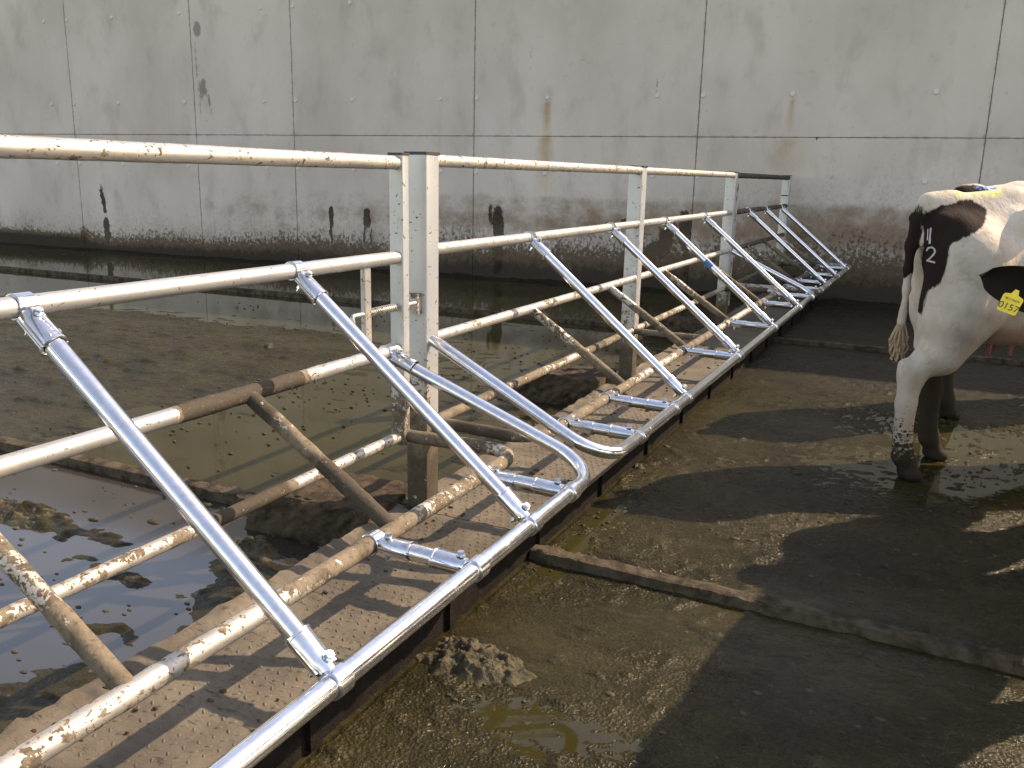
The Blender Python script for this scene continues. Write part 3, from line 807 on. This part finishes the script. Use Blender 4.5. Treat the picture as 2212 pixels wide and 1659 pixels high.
XF, ZF, XE, ZE = -1.0123, .5255, -1.343, .530
def seg_mud(L, default):
    return lambda q: float(np.interp(q[1], [a for a, _ in L], [b for _, b in L])) if L else default
def rail(parent, base, name, a, b, mud, r=RT):
    P = [Vector(a) - base, Vector(b) - base]
    mf_ = (lambda q: mud(q + base)) if callable(mud) else mud
    return obj(name, tube_me(name, P, r, M['old'], mf_, 18, wob=.004), parent)
strut_cache = {}
def add_set(root, base, X0, zB, zC, diags, struts, stubs, mud=.5, wire=None):
    for i, y in enumerate(diags):
        a = Vector((X0, y, zB)); b = Vector((XF, y, ZF)); d = (b - a).normalized()
        me = strut_cache.get(('d', zB))
        if me is None:
            me = strut_cache[('d', zB)] = tube_me('diagonal_tube', [d * .06, (b - a) - d * .06], RT - .0012, M['new'], None, 24)
        obj('diagonal_tube', me, root, a - base)
        clamp(root, base, a, d); clamp(root, base, b, -d)
    for y in struts:
        a = Vector((X0, y, zC)); b = Vector((XE, y, ZE)); d = (b - a).normalized()
        key = ('s', zC, round(mud(y) * 10) if callable(mud) else mud)
        me = strut_cache.get(key)
        if me is None:
            mm = mud(y) if callable(mud) else mud
            me = strut_cache[key] = tube_me('strut', [d * .01, (b - a) - d * .008], .0215, M['old'], lambda q, mm=mm: mm - .22 + .5 * min(1, -q[2] / .33), 16, wob=.006)
        obj('strut', me, root, a - base)
    for y in stubs:
        a = Vector((XE, y, ZE)); b = Vector((XF, y, ZF)); d = (b - a).normalized()
        me = strut_cache.get('t')
        if me is None: me = strut_cache['t'] = tube_me('stub_tube', [d * .05, (b - a) - d * .05], RT - .0005, M['new'], None, 24)
        obj('stub_tube', me, root, a - base)
        clamp(root, base, a, d); clamp(root, base, b, -d)

# --- left hinged gate
X1 = -1.883
zA, zB, zC, zD = 1.588, 1.233, .871, .508
YE = 2.86
b1 = Vector((X1, YE, .14))
g1 = thing('gate', 'left hinged pipe gate with spring latch and shiny slanting tubes', 'gate', b1, 'gates and bays of the cow barrier')
rail(g1, b1, 'top_rail', (X1, -.7, zA), (X1, YE - .02, zA), .41, .0255)
rail(g1, b1, 'upper_rail', (X1, -.7, zB), (X1, YE - .02, zB), .24, .0255)
rail(g1, b1, 'middle_rail', (X1, -.7, zC), (X1, YE - .02, zC), seg_mud([(1.70, .25), (1.725, 1.15), (2.24, 1.12), (2.27, .5), (2.5, .3)], 0))
rail(g1, b1, 'lower_rail', (X1, -.7, zD), (X1, YE - .02, zD), seg_mud([(1.0, .5), (1.75, .5), (1.80, .98), (2.16, .98), (2.2, .5), (2.7, .5)], 0), .0215)
P = fillet([(XE, -.7, ZE), (XE, YE - .02, ZE), (X1 + .01, YE + .02, zD)], .13)
mfE = seg_mud([(.9, .5), (1.4, .50), (1.55, .62), (1.66, .72), (1.88, .92), (2.1, .62), (2.4, .70), (2.9, .62)], 0)
obj('outer_lower_rail', tube_me('outer_lower_rail', [p - b1 for p in P], RT, M['old'], lambda q: mfE(q + b1) + (.2 if q.x + b1.x < XE - .2 else 0), 18, wob=.004), g1)
P = fillet([(XF, -.7, ZF), (XF, 2.815, ZF), (X1 + .03, 2.775, zC - .02)], .17, 12)
obj('outer_rail', tube_me('outer_rail', [p - b1 for p in P], RT + .0002, M['new'], None, 28, step=10), g1)
clamp(g1, b1, (X1, 2.775, zC), Vector((XF - X1, 0, ZF - zC)))
mb = MB(); mb.bbox((0, 0, .905), (.062, .045, 1.14), .005); A = [float(np.interp(v[2] + .14, [.4, .6, .85, 1.0, 1.7], [.75, .62, .4, .25, .2])) for v in mb.V]
obj('stile', mb.me('stile', M['post'], 'auto', {'mud': A}), g1)
mb = MB(); mb.box((0, 0, 1.48), (.066, .049, .01)); obj('cap', mb.me('cap', M['cap'], False), g1)
add_set(g1, b1, X1, zB, zC, [.335, 1.29, 2.245], [.11, 1.06], [1.896, 2.557], mud=lambda y: .62)
a = Vector((X1, 2.0, zC)); b = Vector((XE, 2.0, ZE)); d = (b - a).normalized()
obj('strut', tube_me('strut', [d * .01, (b - a) - d * .008], .0215, M['old'], lambda q: 1.1 if q[2] < -.01 and (q[2] > -.06 or q[2] < -.18) else .82, 16, wob=.007), g1, a - b1)
# latch: vertical bar, rod, spring, handle
mb = MB(); mb.bbox((X1 - b1.x, 2.635 - b1.y, (zB + zC) / 2 - .14), (.022, .042, zB - zC - .03), .006)
lt = obj('latch_bar', mb.me('latch_bar', M['old'], 'auto', {'mud': [.35] * len(mb.V)}), g1)
P = fillet([(0, .22, 1.041 - .14), (0, -.315, 1.041 - .14), (.02, -.30, .925 - .14)], .012, 4)
P = [Vector((p.x, p.y, p.z)) for p in P]
obj('latch_rod', tube_me('latch_rod', P, .0085, M['old'], .4, 12), g1, (0, 0, 0))
hx = [Vector((.014 * math.cos(t), -.205 + .17 * (t / (2 * math.pi * 13)), .901 + .014 * math.sin(t))) for t in np.linspace(0, 2 * math.pi * 13, 13 * 10)]
obj('spring', tube_me('spring', hx, .0027, M['old'], .5, 6, step=1), g1)
# size mark cast on the near clamp
def text_me(name, s, size, mat, ext=.001):
    c = bpy.data.curves.new(name, 'FONT'); c.body = s; c.size = size; c.extrude = ext; c.align_x = 'CENTER'; c.align_y = 'CENTER'
    t = bpy.data.objects.new(name, c); col.objects.link(t)
    dg = bpy.context.evaluated_depsgraph_get(); me = bpy.data.meshes.new_from_object(t.evaluated_get(dg))
    bpy.data.objects.remove(t); me.materials.clear(); me.materials.append(mat); me.name = name; return me
a = Vector((X1, 1.29, zB)); d = (Vector((XF, 1.29, ZF)) - a).normalized(); up = (Vector((0, 0, 1)) - d * d.z).normalized(); yy = up.cross(d)
Mx = Matrix((yy, -d, up)).transposed()
obj('size_mark', text_me('size_mark', 'L 48.3', .014, M['new']), g1, a - b1 + d * .112 + up * .0285, Matrix((-yy, d, up)).transposed().to_euler() if False else Mx.to_euler())

# --- long fixed bay between first and third post
X2 = -1.876
zA, zB, zC, zD = 1.6016, 1.2482, .8798, .5112
b2 = Vector((X2, 3.1, .14))
g2 = thing('fence_bay', 'long middle bay of pipe rails between the nearest and third posts', 'fence', b2, 'gates and bays of the cow barrier')
dk = lambda base: (lambda q: base + .55 * float(sst(q[1], 8.1, 8.5)))
for nm, z, md, r in (('top_rail', zA, .45, .0245), ('upper_rail', zB, .36, .0245), ('middle_rail', zC, .42, .0235), ('lower_rail', zD, .62, .0225)):
    f0 = (lambda q, md=md, z=z: md + (.12 * math.sin(q[1] * 5) if z == zD else 0) + (.25 if z == zD and (3.1 < q[1] < 3.75 or 4.9 < q[1] < 5.2) else 0))
    rail(g2, b2, nm, (X2, 3.10, z), (X2, 5.765, z), f0, r)
    rail(g2, b2, nm, (X2, 5.835, z), (X2, 8.66, z), f0, r)
    mb = MB(); mb.ring((X2 - b2.x, 5.725 - 3.1, z - .14), (X2 - b2.x, 5.757 - 3.1, z - .14), r + .004, r); obj('collar', mb.me('collar', M['old'], 'auto', {'mud': [.4] * len(mb.V)}), g2)
P = fillet([(X2 + .01, 3.10, zD), (XE, 3.02, ZE), (XE, 8.6, ZE), (X2 + .01, 8.62, zD)], [.12, .12])
obj('outer_lower_rail', tube_me('outer_lower_rail', [p - b2 for p in P], .0235, M['old'], lambda q: .92 if q.x + b2.x < XE - .1 else .60 + .14 * math.sin(q.y * 3.1), 18, wob=.004), g2)
P = fillet([(X2 + .04, 3.03, .885), (XF, 2.905, ZF), (XF, 8.58, ZF), (X2 + .05, 8.64, zC)], [.16, .16], 12)
obj('outer_rail', tube_me('outer_rail', [p - b2 for p in P], RT + .0002, M['new'], None, 28, step=10), g2)
add_set(g2, b2, X2, zB, zC, [4.038, 5.239, 6.413, 7.605], [4.077, 5.244, 6.439, 7.65], [3.306, 3.81, 5.17, 6.412, 7.65, 8.35], mud=.66)
a = Vector((X2, 5.78, zD)); b = Vector((XE, 5.66, ZE))
obj('brace', tube_me('brace', [a - b2, b - b2], .02, M['old'], .8, 14, wob=.004), g2)
y = 6.413; a = Vector((X2, y, zB)); dd = (Vector((XF, y, ZF)) - a).normalized()
mb = MB(); mb.ring(a - b2 + dd * .43, a - b2 + dd * .50, RT + .0004, RT - .002); bm_ = obj('blue_mark', mb.me('blue_mark', M['blue']), g2)

# --- far bay in the shade
b3 = Vector((X2, 8.75, .14))
g3 = thing('fence_bay', 'shaded far bay of pipe rails between third and last posts', 'fence', b3, 'gates and bays of the cow barrier')
for nm, z, md, r in (('top_rail', zA, 1.0, .0245), ('upper_rail', zB, .95, .0245), ('middle_rail', zC, .95, .0235), ('lower_rail', zD, .9, .0225)):
    rail(g3, b3, nm, (X2, 8.75, z), (X2, 11.9, z), md, r)
P = fillet([(X2 + .01, 8.80, zD), (XE, 8.82, ZE), (XE, 11.80, ZE), (X2 + .01, 11.83, zD)], [.12, .12])
obj('outer_lower_rail', tube_me('outer_lower_rail', [p - b3 for p in P], .0235, M['old'], .9, 16, wob=.004), g3)
P = fillet([(X2 + .05, 8.76, zD + .03), (XF, 8.80, ZF), (XF, 11.86, ZF), (X2 + .02, 11.88, zD + .03)], [.12, .1], 10)
obj('outer_rail', tube_me('outer_rail', [p - b3 for p in P], RT + .0002, M['old'], .55, 20), g3)
add_set(g3, b3, X2, zB, zC, [9.468, 10.44, 11.469], [9.55, 10.5, 11.5], [8.98, 9.62, 10.48, 11.45], mud=.72)

# ------------------------------------------------------------------ cows
def surface_nets(Fv, org, h):
    S = Fv < 0
    nx, ny, nz = Fv.shape
    c = [(i, j, k) for i in (0, 1) for j in (0, 1) for k in (0, 1)]
    sl = lambda A, o: A[o[0]:nx - 1 + o[0], o[1]:ny - 1 + o[1], o[2]:nz - 1 + o[2]]
    cnt = sum(sl(S, o).astype(int) for o in c)
    act = (cnt > 0) & (cnt < 8)
    ids = -np.ones(act.shape, int); I = np.argwhere(act); ids[act] = np.arange(len(I))
    P = np.zeros((len(I), 3)); W = np.zeros(len(I))
    for a in range(8):
        for b in range(a + 1, 8):
            o1, o2 = c[a], c[b]
            if sum(abs(p - q) for p, q in zip(o1, o2)) != 1: continue
            f1 = Fv[I[:, 0] + o1[0], I[:, 1] + o1[1], I[:, 2] + o1[2]]; f2 = Fv[I[:, 0] + o2[0], I[:, 1] + o2[1], I[:, 2] + o2[2]]
            m = (f1 < 0) != (f2 < 0); t = np.where(m, f1 / (f1 - f2 + 1e-12), 0)
            P += m[:, None] * (np.array(o1) + t[:, None] * (np.array(o2) - np.array(o1))); W += m
    P = (I + P / W[:, None]) * h + org
    Fc = []
    for ax in range(3):
        o = [0, 0, 0]; o[ax] = 1
        A = S[1:-1, 1:-1, 1:-1]
        n2 = S[1 + o[0]:nx - 1 + o[0], 1 + o[1]:ny - 1 + o[1], 1 + o[2]:nz - 1 + o[2]]
        E = np.argwhere(A != n2) + 1
        inside = S[E[:, 0], E[:, 1], E[:, 2]]
        u, v = [(1, 2), (2, 0), (0, 1)][ax]
        def cell(du, dv):
            q = E.copy(); q[:, u] += du; q[:, v] += dv
            ok = (q[:, 0] < nx - 1) & (q[:, 1] < ny - 1) & (q[:, 2] < nz - 1)
            q = np.minimum(q, [nx - 2, ny - 2, nz - 2]); return np.where(ok, ids[q[:, 0], q[:, 1], q[:, 2]], -1)
        Q = np.stack([cell(-1, -1), cell(0, -1), cell(0, 0), cell(-1, 0)], 1)
        Q[~inside] = Q[~inside][:, ::-1]
        Fc.append(Q[(Q >= 0).all(1)])
    return P, np.concatenate(Fc)
def rcone(P, a, b, ra, rb, sy=1.0):
    a = np.array(a, float); b = np.array(b, float)
    D = b - a; L2 = D @ D
    Q = P - a
    t = np.clip((Q @ D) / L2, 0, 1)
    E = Q - t[..., None] * D
    E = E * np.array([1, 1 / sy, 1])
    return np.sqrt((E ** 2).sum(-1)) - (ra + (rb - ra) * t)
def smin(a, b, k):
    h = np.clip(.5 + .5 * (b - a) / k, 0, 1); return b + (a - b) * h - k * h * (1 - h)
def cow_mesh(h=.016, legs=None, head=True, tail=None, xmax=2.75):
    lo = np.array([-.42, -.46, -.03]); hi = np.array([xmax, .46, 1.62])
    n = np.ceil((hi - lo) / h).astype(int)
    ax = [lo[i] + np.arange(n[i]) * h for i in range(3)]
    P = np.stack(np.meshgrid(*ax, indexing='ij'), -1).astype(np.float32)
    x, y, z = P[..., 0], P[..., 1], P[..., 2]
    st = np.array([(-.01, 1.25, .05, .05), (.03, 1.23, .13, .13), (.10, 1.18, .20, .19), (.22, 1.14, .255, .225), (.38, 1.105, .315, .265), (.52, 1.07, .345, .245), (.75, 1.03, .365, .30), (1.0, 1.02, .385, .345), (1.25, 1.03, .39, .33), (1.5, 1.06, .36, .255), (1.68, 1.10, .30, .20), (1.80, 1.13, .20, .13), (1.9, 1.14, .05, .05)])
    zc = np.interp(x, st[:, 0], st[:, 1]); hh = np.interp(x, st[:, 0], st[:, 2]); ww = np.interp(x, st[:, 0], st[:, 3])
    dz = (z - zc) / hh
    wl = ww * np.interp(dz, [-1.2, -.4, .2, .8, 1.2], [1, 1, .96, .74, .55])
    rr_ = (np.abs(y / wl) ** 2.1 + np.abs(dz) ** 2.3) ** (1 / 2.2)
    T = (rr_ - 1) * np.minimum(hh, ww) * .85
    T = np.where(x < -.02, np.maximum(T, -.02 - x), T)
    D = T
    for a, b, ra, rb, k, sy in [((0, 0, 1.375), (.45, 0, 1.40), .045, .05, .10, 1), ((.45, 0, 1.40), (1.7, 0, 1.42), .05, .045, .08, 1),
                            ((.02, -.115, 1.31), (.07, -.115, 1.30), .040, .045, .07, 1), ((.02, .115, 1.31), (.07, .115, 1.30), .040, .045, .07, 1),
                            ((.42, -.215, 1.34), (.46, -.20, 1.34), .055, .055, .09, 1), ((.42, .215, 1.34), (.46, .20, 1.34), .055, .055, .09, 1),
                            ((.0, 0, 1.40), (.12, 0, 1.41), .04, .04, .05, 1)]:
        D = smin(D, rcone(P, a, b, ra, rb, sy), k)
    if head:
        for a, b, ra, rb, k in [((1.55, 0, 1.20), (2.0, 0, 1.22), .21, .125, .12), ((2.0, 0, 1.27), (2.16, 0, 1.28), .125, .115, .06), ((2.14, 0, 1.29), (2.32, 0, 1.13), .115, .085, .05), ((2.32, 0, 1.13), (2.5, 0, .98), .082, .075, .04)]:
            D = smin(D, rcone(P, a, b, ra, rb), k)
    # udder
    D = smin(D, rcone(P, (.38, 0, .80), (.62, 0, .80), .13, .11, 1.15), .09)
    D = smin(D, rcone(P, (.70, 0, .72), (1.0, 0, .68), .06, .05), .10)
    L = legs or {}
    hl = L.get('hind', [(0, 0), (0, 0)]); fl = L.get('front', [0, 0])
    for s, (dx, dh) in zip((-1, 1), hl):
        yy = s * .155
        seg = [((.155 + dh, yy * .9, 1.12), (.108 + dh + dx * .15, yy * 1.0, .84), .185, .15, .10), ((.24 + dh, yy * 1.0, .86), (.10 + dx * .5, yy, .64), .125, .080, .05), ((.128 + dh + dx * .15, yy * 1.0, .88), (.085 + dx * .5, yy * 1.02, .66), .15, .092, .06), ((.085 + dx * .5, yy, .67), (-.035 + dx * .85, yy, .565), .085, .066, .04),
               ((-.085 + dx * .85, yy, .605), (-.035 + dx * .85, yy, .53), .030, .055, .03), ((-.035 + dx * .85, yy, .56), (-.04 + dx, yy, .40), .062, .051, .03), ((-.04 + dx, yy, .40), (-.035 + dx, yy, .20), .051, .049, .02),
               ((-.035 + dx, yy, .20), (-.02 + dx, yy, .13), .044, .055, .02), ((-.02 + dx, yy, .13), (.015 + dx, yy, .06), .050, .045, .02),
               ((.02 + dx, yy - .026, .035), (.055 + dx, yy - .03, .022), .042, .030, .012), ((.02 + dx, yy + .026, .035), (.055 + dx, yy + .03, .022), .042, .030, .012)]
        for a, b, ra, rb, k in seg: D = smin(D, rcone(P, a, b, ra, rb), k)
    for s, dx in zip((-1, 1), fl):
        yy = s * .15
        seg = [((1.52, yy * 1.1, 1.0), (1.50 + dx * .2, yy, .78), .14, .095, .08), ((1.50 + dx * .2, yy, .80), (1.52 + dx * .6, yy, .46), .09, .055, .05), ((1.52 + dx * .6, yy, .45), (1.53 + dx, yy, .14), .052, .040, .02),
               ((1.53 + dx, yy, .14), (1.57 + dx, yy, .05), .048, .045, .02), ((1.57 + dx, yy - .025, .035), (1.60 + dx, yy - .03, .022), .04, .03, .012), ((1.57 + dx, yy + .025, .035), (1.60 + dx, yy + .03, .022), .04, .03, .012)]
        for a, b, ra, rb, k in seg: D = smin(D, rcone(P, a, b, ra, rb), k)
    if tail:
        for (a, ra), (b, rb) in zip(tail, tail[1:]): D = smin(D, rcone(P, a, b, ra, rb), .022)
    D = D + (fb2(x * 6 + z * 3, z * 6 + y * 4, 81, 2) - .5) * .010
    V, Fq = surface_nets(D, lo, h)
    V[:, 2] = np.maximum(V[:, 2], .0)
    return V, Fq
def relax(V, Fq, it=2):
    n = len(V)
    for _ in range(it):
        S = np.zeros_like(V); C = np.zeros(n)
        for k in range(4):
            a, b = Fq[:, k], Fq[:, (k + 1) % 4]
            for d in range(3): S[:, d] += np.bincount(a, V[b, d], n) + np.bincount(b, V[a, d], n)
            C += np.bincount(a, minlength=n) + np.bincount(b, minlength=n)
        V = V * .5 + .5 * S / C[:, None]
    return V
def switch(parent, P0, seed, L=.21):
    rg = random.Random(seed); mb = MB()
    for i in range(110):
        a = rg.uniform(0, 6.28); r0 = rg.uniform(0, .02); r1 = rg.uniform(0, .042); zz = rg.uniform(0, .12)
        p = [Vector(P0) + Vector((r0 * math.cos(a), r0 * math.sin(a), -zz)), Vector(P0) + Vector((r1 * math.cos(a) * 1.2, r1 * math.sin(a), -zz - L * .38)), Vector(P0) + Vector((r1 * math.cos(a) * .4 + .012 * math.sin(i), r1 * math.sin(a) * .4, -L * rg.uniform(.8, 1.05)))]
        mb.cyl(p[0], p[1], .006, 5, .0065, False); mb.cyl(p[1], p[2], .0065, 5, .001, False)
    return obj('tail_switch', mb.me('tail_switch', M['hair'], True), parent)
def hooves(parent, legs):
    pass
def cow(label, loc, th, coat, attrs=None, h=.016, legs=None, head=True, tail=None, seed=1, group='cows standing on the right', sw=True):
    t = thing('cow', label, 'cow', loc, group, rotz=th)
    V, Fq = cow_mesh(h, legs, head, tail)
    V = relax(V, Fq, 2)
    x, y, z = V.T
    A = dict(coat=coat(x, y, z), green=x * 0, blue=x * 0, pink=sst(z, .82, .74) * sst(x, .25, .35) * sst(x, 1.05, .8) * sst(z, .58, .62),
             grime=np.interp(z, [0, .12, .35, .55, .75, 1.0], [1.3, .95, .48, .25, .1, .02]))
    if attrs: A.update(attrs(x, y, z, A))
    me = mesh('body', V, Fq, M['cow'], True, A)
    b = obj('body', me, t)
    if tail and sw: switch(t, tail[-1][0], seed)
    return t, V, Fq
TAIL = [((.12, 0, 1.405), .040), ((.05, .0, 1.405), .036), ((-.01, .003, 1.365), .032), ((-.044, .006, 1.30), .029), ((-.058, .008, 1.18), .027), ((-.056, .008, 1.06), .024), ((-.05, .01, .96), .021), ((-.052, .012, .84), .020), ((-.056, .012, .79), .028)]
# near cow, seen from behind its right side
PATCH = [(.013, 1.339), (.079, 1.38), (.126, 1.389), (.142, 1.396), (.166, 1.41), (.2, 1.414), (.249, 1.39), (.284, 1.372), (.286, 1.326), (.275, 1.293), (.245, 1.263), (.213, 1.243), (.181, 1.227), (.145, 1.203), (.147, 1.148), (.141, 1.094), (.137, 1.055), (.124, 1.015), (.08, .977), (.067, .926), (.066, .855), (.030, .855), (.022, 1.039), (.024, 1.112), (.024, 1.233), (.005, 1.29)]
KS = (.839, -.545, .023)
def tail_dist(x, y, z):
    d = x * 0 + 9
    for (a, ra), (b, rb) in zip(TAIL, TAIL[1:]):
        a = np.array(a); b = np.array(b); D = b - a; q = np.stack([x, y, z], -1) - a
        t = np.clip(q @ D / (D @ D), 0, 1); d = np.minimum(d, np.linalg.norm(q - t[:, None] * D, axis=1))
    return d
def coat1(x, y, z):
    sx = KS[0] * x + KS[1] * y + KS[2]
    side = np.maximum(poly_sdf(sx, z, PATCH), y - .03)
    butt = np.hypot(x - .02, (z - 1.36) * .8) - .085; butt = np.maximum(butt, .03 - y)
    td = tail_dist(x, y, z)
    tl = np.maximum(td - .043, 1.02 + .02 * np.sin(x * 90) - z)
    side = np.where((td < .043) & (z < 1.02), .05, side)
    far = np.maximum(np.hypot((x - .5) * .7, (z - 1.2)) - .2, .08 - y)
    belly2 = np.hypot((x - 1.5) * .8, z - 1.25) - .3
    return np.minimum(np.minimum(side, np.minimum(butt, far)), np.minimum(tl, belly2))
def att1(x, y, z, A):
    sx = KS[0] * x + KS[1] * y + KS[2]
    gr = .56 * sst(np.abs(sx - .235), .155, .09) * sst(z, 1.405, 1.425) * sst(y, .06, .0)
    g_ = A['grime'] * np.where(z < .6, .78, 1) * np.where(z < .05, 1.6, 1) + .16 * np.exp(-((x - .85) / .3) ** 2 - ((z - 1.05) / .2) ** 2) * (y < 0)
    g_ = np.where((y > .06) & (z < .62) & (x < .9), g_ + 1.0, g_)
    return dict(green=gr, grime=g_)
TH1 = R(33); h1 = Vector((math.cos(TH1), math.sin(TH1), 0)); l1 = Vector((-math.sin(TH1), math.cos(TH1), 0))
O1 = Vector((-.05, 4.95, 0)) + l1 * .155 + h1 * .055
c1, V1, F1 = cow('black and white cow with green paint on its back and 12 branded on its rump', O1, TH1, coat1, att1, .0135, {'hind': [(-.035, 0), (.30, .09)], 'front': [.05, -.15]}, True, TAIL, 3)
# brand strokes laid on the hide
bvh = BVHTree.FromPolygons([tuple(v) for v in V1], [tuple(f) for f in F1])
def stroke(parent, pts, w, name='brand_mark'):
    dv = Vector((.545, .839, 0))
    def hit(sx, z):
        # start point in front of the flank, on the line that has side coordinate sx
        p0 = Vector((KS[0] * (sx - KS[2]), KS[1] * (sx - KS[2]), z)) - dv * 1.5
        h_ = bvh.ray_cast(p0, dv)
        return tuple(h_[0] + h_[1] * .0025) if h_[0] else tuple(p0 + dv * 1.3)
    V = []; F = []
    for i, p in enumerate(pts):
        a, b = pts[max(0, i - 1)], pts[min(len(pts) - 1, i + 1)]
        dx, dz = b[0] - a[0], b[1] - a[1]; L = math.hypot(dx, dz) + 1e-9
        ww = w * (.75 + .4 * random.random())
        for s in (-1, 0, 1):
            V.append(hit(p[0] - dz / L * ww * s / 2, p[1] + dx / L * ww * s / 2))
    for i in range(len(pts) - 1):
        for s in (0, 1): F.append((i * 3 + s, (i + 1) * 3 + s, (i + 1) * 3 + s + 1, i * 3 + s + 1))
    return obj(name, mesh(name, V, F, M['brand'], True), parent)
def dens(P, k=4):
    out = [P[0]]
    for a, b in zip(P, P[1:]): out += [(a[0] + (b[0] - a[0]) * t / k, a[1] + (b[1] - a[1]) * t / k) for t in range(1, k + 1)]
    return out
stroke(c1, dens([(.039, 1.266), (.042, 1.234), (.044, 1.212)]), .006)
stroke(c1, dens([(.052, 1.273), (.053, 1.234), (.056, 1.196)]), .009)
stroke(c1, dens([(.046, 1.160), (.053, 1.176), (.068, 1.181), (.081, 1.174), (.085, 1.161), (.079, 1.146), (.066, 1.127), (.054, 1.113)]), .008)
stroke(c1, dens([(.052, 1.113), (.071, 1.114), (.092, 1.111)]), .009)
c1.scale = (1.05,) * 3
tv = MB()
for px, py in ((.40, -.06), (.52, -.06), (.40, .06), (.52, .06)): tv.cyl((px, py, .69), (px, py, .63), .014, 10, .010)
obj('teat', tv.me('teat', M['teat']), c1)['kind'] = 'stuff'

# second cow beyond it
def coat2(x, y, z):
    a = np.maximum(np.hypot((x - .05) * .9, (z - 1.25)) - .20, y - .3)
    b = np.hypot((x - .95) * .6, (z - 1.35)) - .22
    return np.minimum(a, b)
def att2(x, y, z, A):
    return dict(blue=.6 * sst(z, 1.40, 1.43) * sst(np.abs(np.sin(x * 7.2 + .5)), .5, .9), grime=np.where(z < .35, A['grime'] + .3, A['grime']))
O2 = Vector((.07, 6.62, 0))
T2 = [((.10, 0, 1.42), .040), ((.02, .0, 1.41), .036), ((-.05, 0, 1.33), .033), ((-.085, 0, 1.1), .028), ((-.085, 0, .86), .024)]
c2, _, _ = cow('second cow standing behind the near cow, with blue chalk marks on its back', O2, R(42), coat2, att2, .02, {'hind': [(-.02, 0), (.08, 0)], 'front': [0, .1]}, True, T2, 5)
c2.scale = (1.075,) * 3
c4 = c2.copy(); col.objects.link(c4); c4.location = (1.29, 4.55, 0); c4.rotation_euler = (0, 0, R(8)); c4.scale = (1, 1, 1)
c4['label'] = 'cow outside the picture to the right whose shadow falls across the floor'
for ch in list(c2.children):
    k_ = ch.copy(); col.objects.link(k_); k_.parent = c4
# third cow at the right whose ear reaches into view
def coat3(x, y, z):
    a = np.hypot((x - 2.2), (z - 1.2)) - .5
    b = np.hypot((x - .9) * .7, (z - 1.2)) - .3
    return np.minimum(a, b)
TH3 = math.atan2(-.996, -.085)
O3 = Vector((.86, 5.02, 0))
c3, _, _ = cow('cow at the right edge showing a black ear with yellow tag', O3, TH3, coat3, None, .02, {'hind': [(0, 0), (.1, 0)], 'front': [0, .1]}, True, T2, 7)
def ear(parent, root, tip, widthdir, wid, name='ear', thick=.012, cup=.022):
    root = Vector(root); tip = Vector(tip); ax_ = tip - root; L = ax_.length; ax_.normalize()
    wd_ = Vector(widthdir); wd_ = (wd_ - ax_ * wd_.dot(ax_)).normalized(); nn = ax_.cross(wd_)
    V = []; nu, nv = 26, 14
    for side in (1, -1):
        for i in range(nu + 1):
            t = i / nu
            w = wid * math.sqrt(max(0., 1 - (max(0., t - .62) / .38) ** 2.2)) * (.55 + .45 * math.sin(math.pi * min(t, .62) / 1.24))
            for j in range(nv + 1):
                s = j / nv * 2 - 1
                e = thick * side * .5 * math.sqrt(max(0, 1 - s * s)) * (1 - .5 * t)
                c = cup * (s * s) * (1 - .3 * t)
                V.append(root + ax_ * (t * L) + wd_ * (s * w / 2) + nn * (e + c))
    m = nv + 1; F = []
    for sd in (0, 1):
        o = sd * (nu + 1) * m
        for i in range(nu):
            for j in range(nv):
                q = (o + i * m + j, o + (i + 1) * m + j, o + (i + 1) * m + j + 1, o + i * m + j + 1); F.append(q if sd else q[::-1])
    return obj(name, mesh(name, V, F, M['ear'], True), parent)
c3.scale = (1.12, 1.0, 1.0)
I3 = (Matrix.Translation(O3) @ Matrix.Rotation(TH3, 4, 'Z') @ Matrix.Diagonal((1.12, 1.0, 1.0, 1))).inverted()
tipW = Vector((.086, 2.30, 1.350)); rootW = Vector((.47, 2.50, 1.24))
earo = ear(c3, I3 @ rootW, I3 @ tipW, I3.to_3x3() @ Vector((-.25, .0, -1)), .108)
earo2 = ear(c3, I3 @ Vector((.53, 2.36, 1.25)), I3 @ Vector((.72, 2.26, 1.30)), I3.to_3x3() @ Vector((.25, .0, -1)), .10)
# ear tag: face looks at the camera side
tc = Vector((.158, 2.268, 1.296))
nrm = Vector((-.08, -1, .12)).normalized(); upv = Vector((.30, .02, .95)); upv = (upv - nrm * upv.dot(nrm)).normalized(); rt = upv.cross(nrm).normalized()
TM = Matrix((rt, upv, nrm)).transposed()
def w2l(p): return I3 @ p
def polyplate(name, pts, th, mat, ctr, TMx, parent):
    n = len(pts); V = [w2l(ctr + TMx @ Vector((x, y, s * th / 2))) for s in (-1, 1) for x, y in pts]
    F = [tuple(range(n - 1, -1, -1)), tuple(range(n, 2 * n))] + [(i, (i + 1) % n, n + (i + 1) % n, n + i) for i in range(n)]
    return obj(name, mesh(name, V, F, mat, False), parent)
SC_ = .80
pts = [(-.026, -.030), (-.022, -.033), (.022, -.033), (.026, -.030), (.027, .012), (.024, .018), (.010, .022), (.005, .036), (-.005, .036), (-.010, .022), (-.024, .018), (-.027, .012)]
pts = [(a * SC_, b * SC_) for a, b in pts]
tg = polyplate('ear_tag', pts, .0018, M['yellow'], tc, TM, c3)
for s, size, dy in (('0157', .026, -.016), ('38-1116624', .0085, .006)):
    me = text_me('tag_number', s, size, M['ink'], .0003)
    for v in me.vertices: v.co = w2l(tc + TM @ Vector((SC_ * v.co.x * (1.05 if dy < 0 else .95), SC_ * (v.co.y + dy), .0014 + v.co.z)))
    obj('tag_number', me, tg)
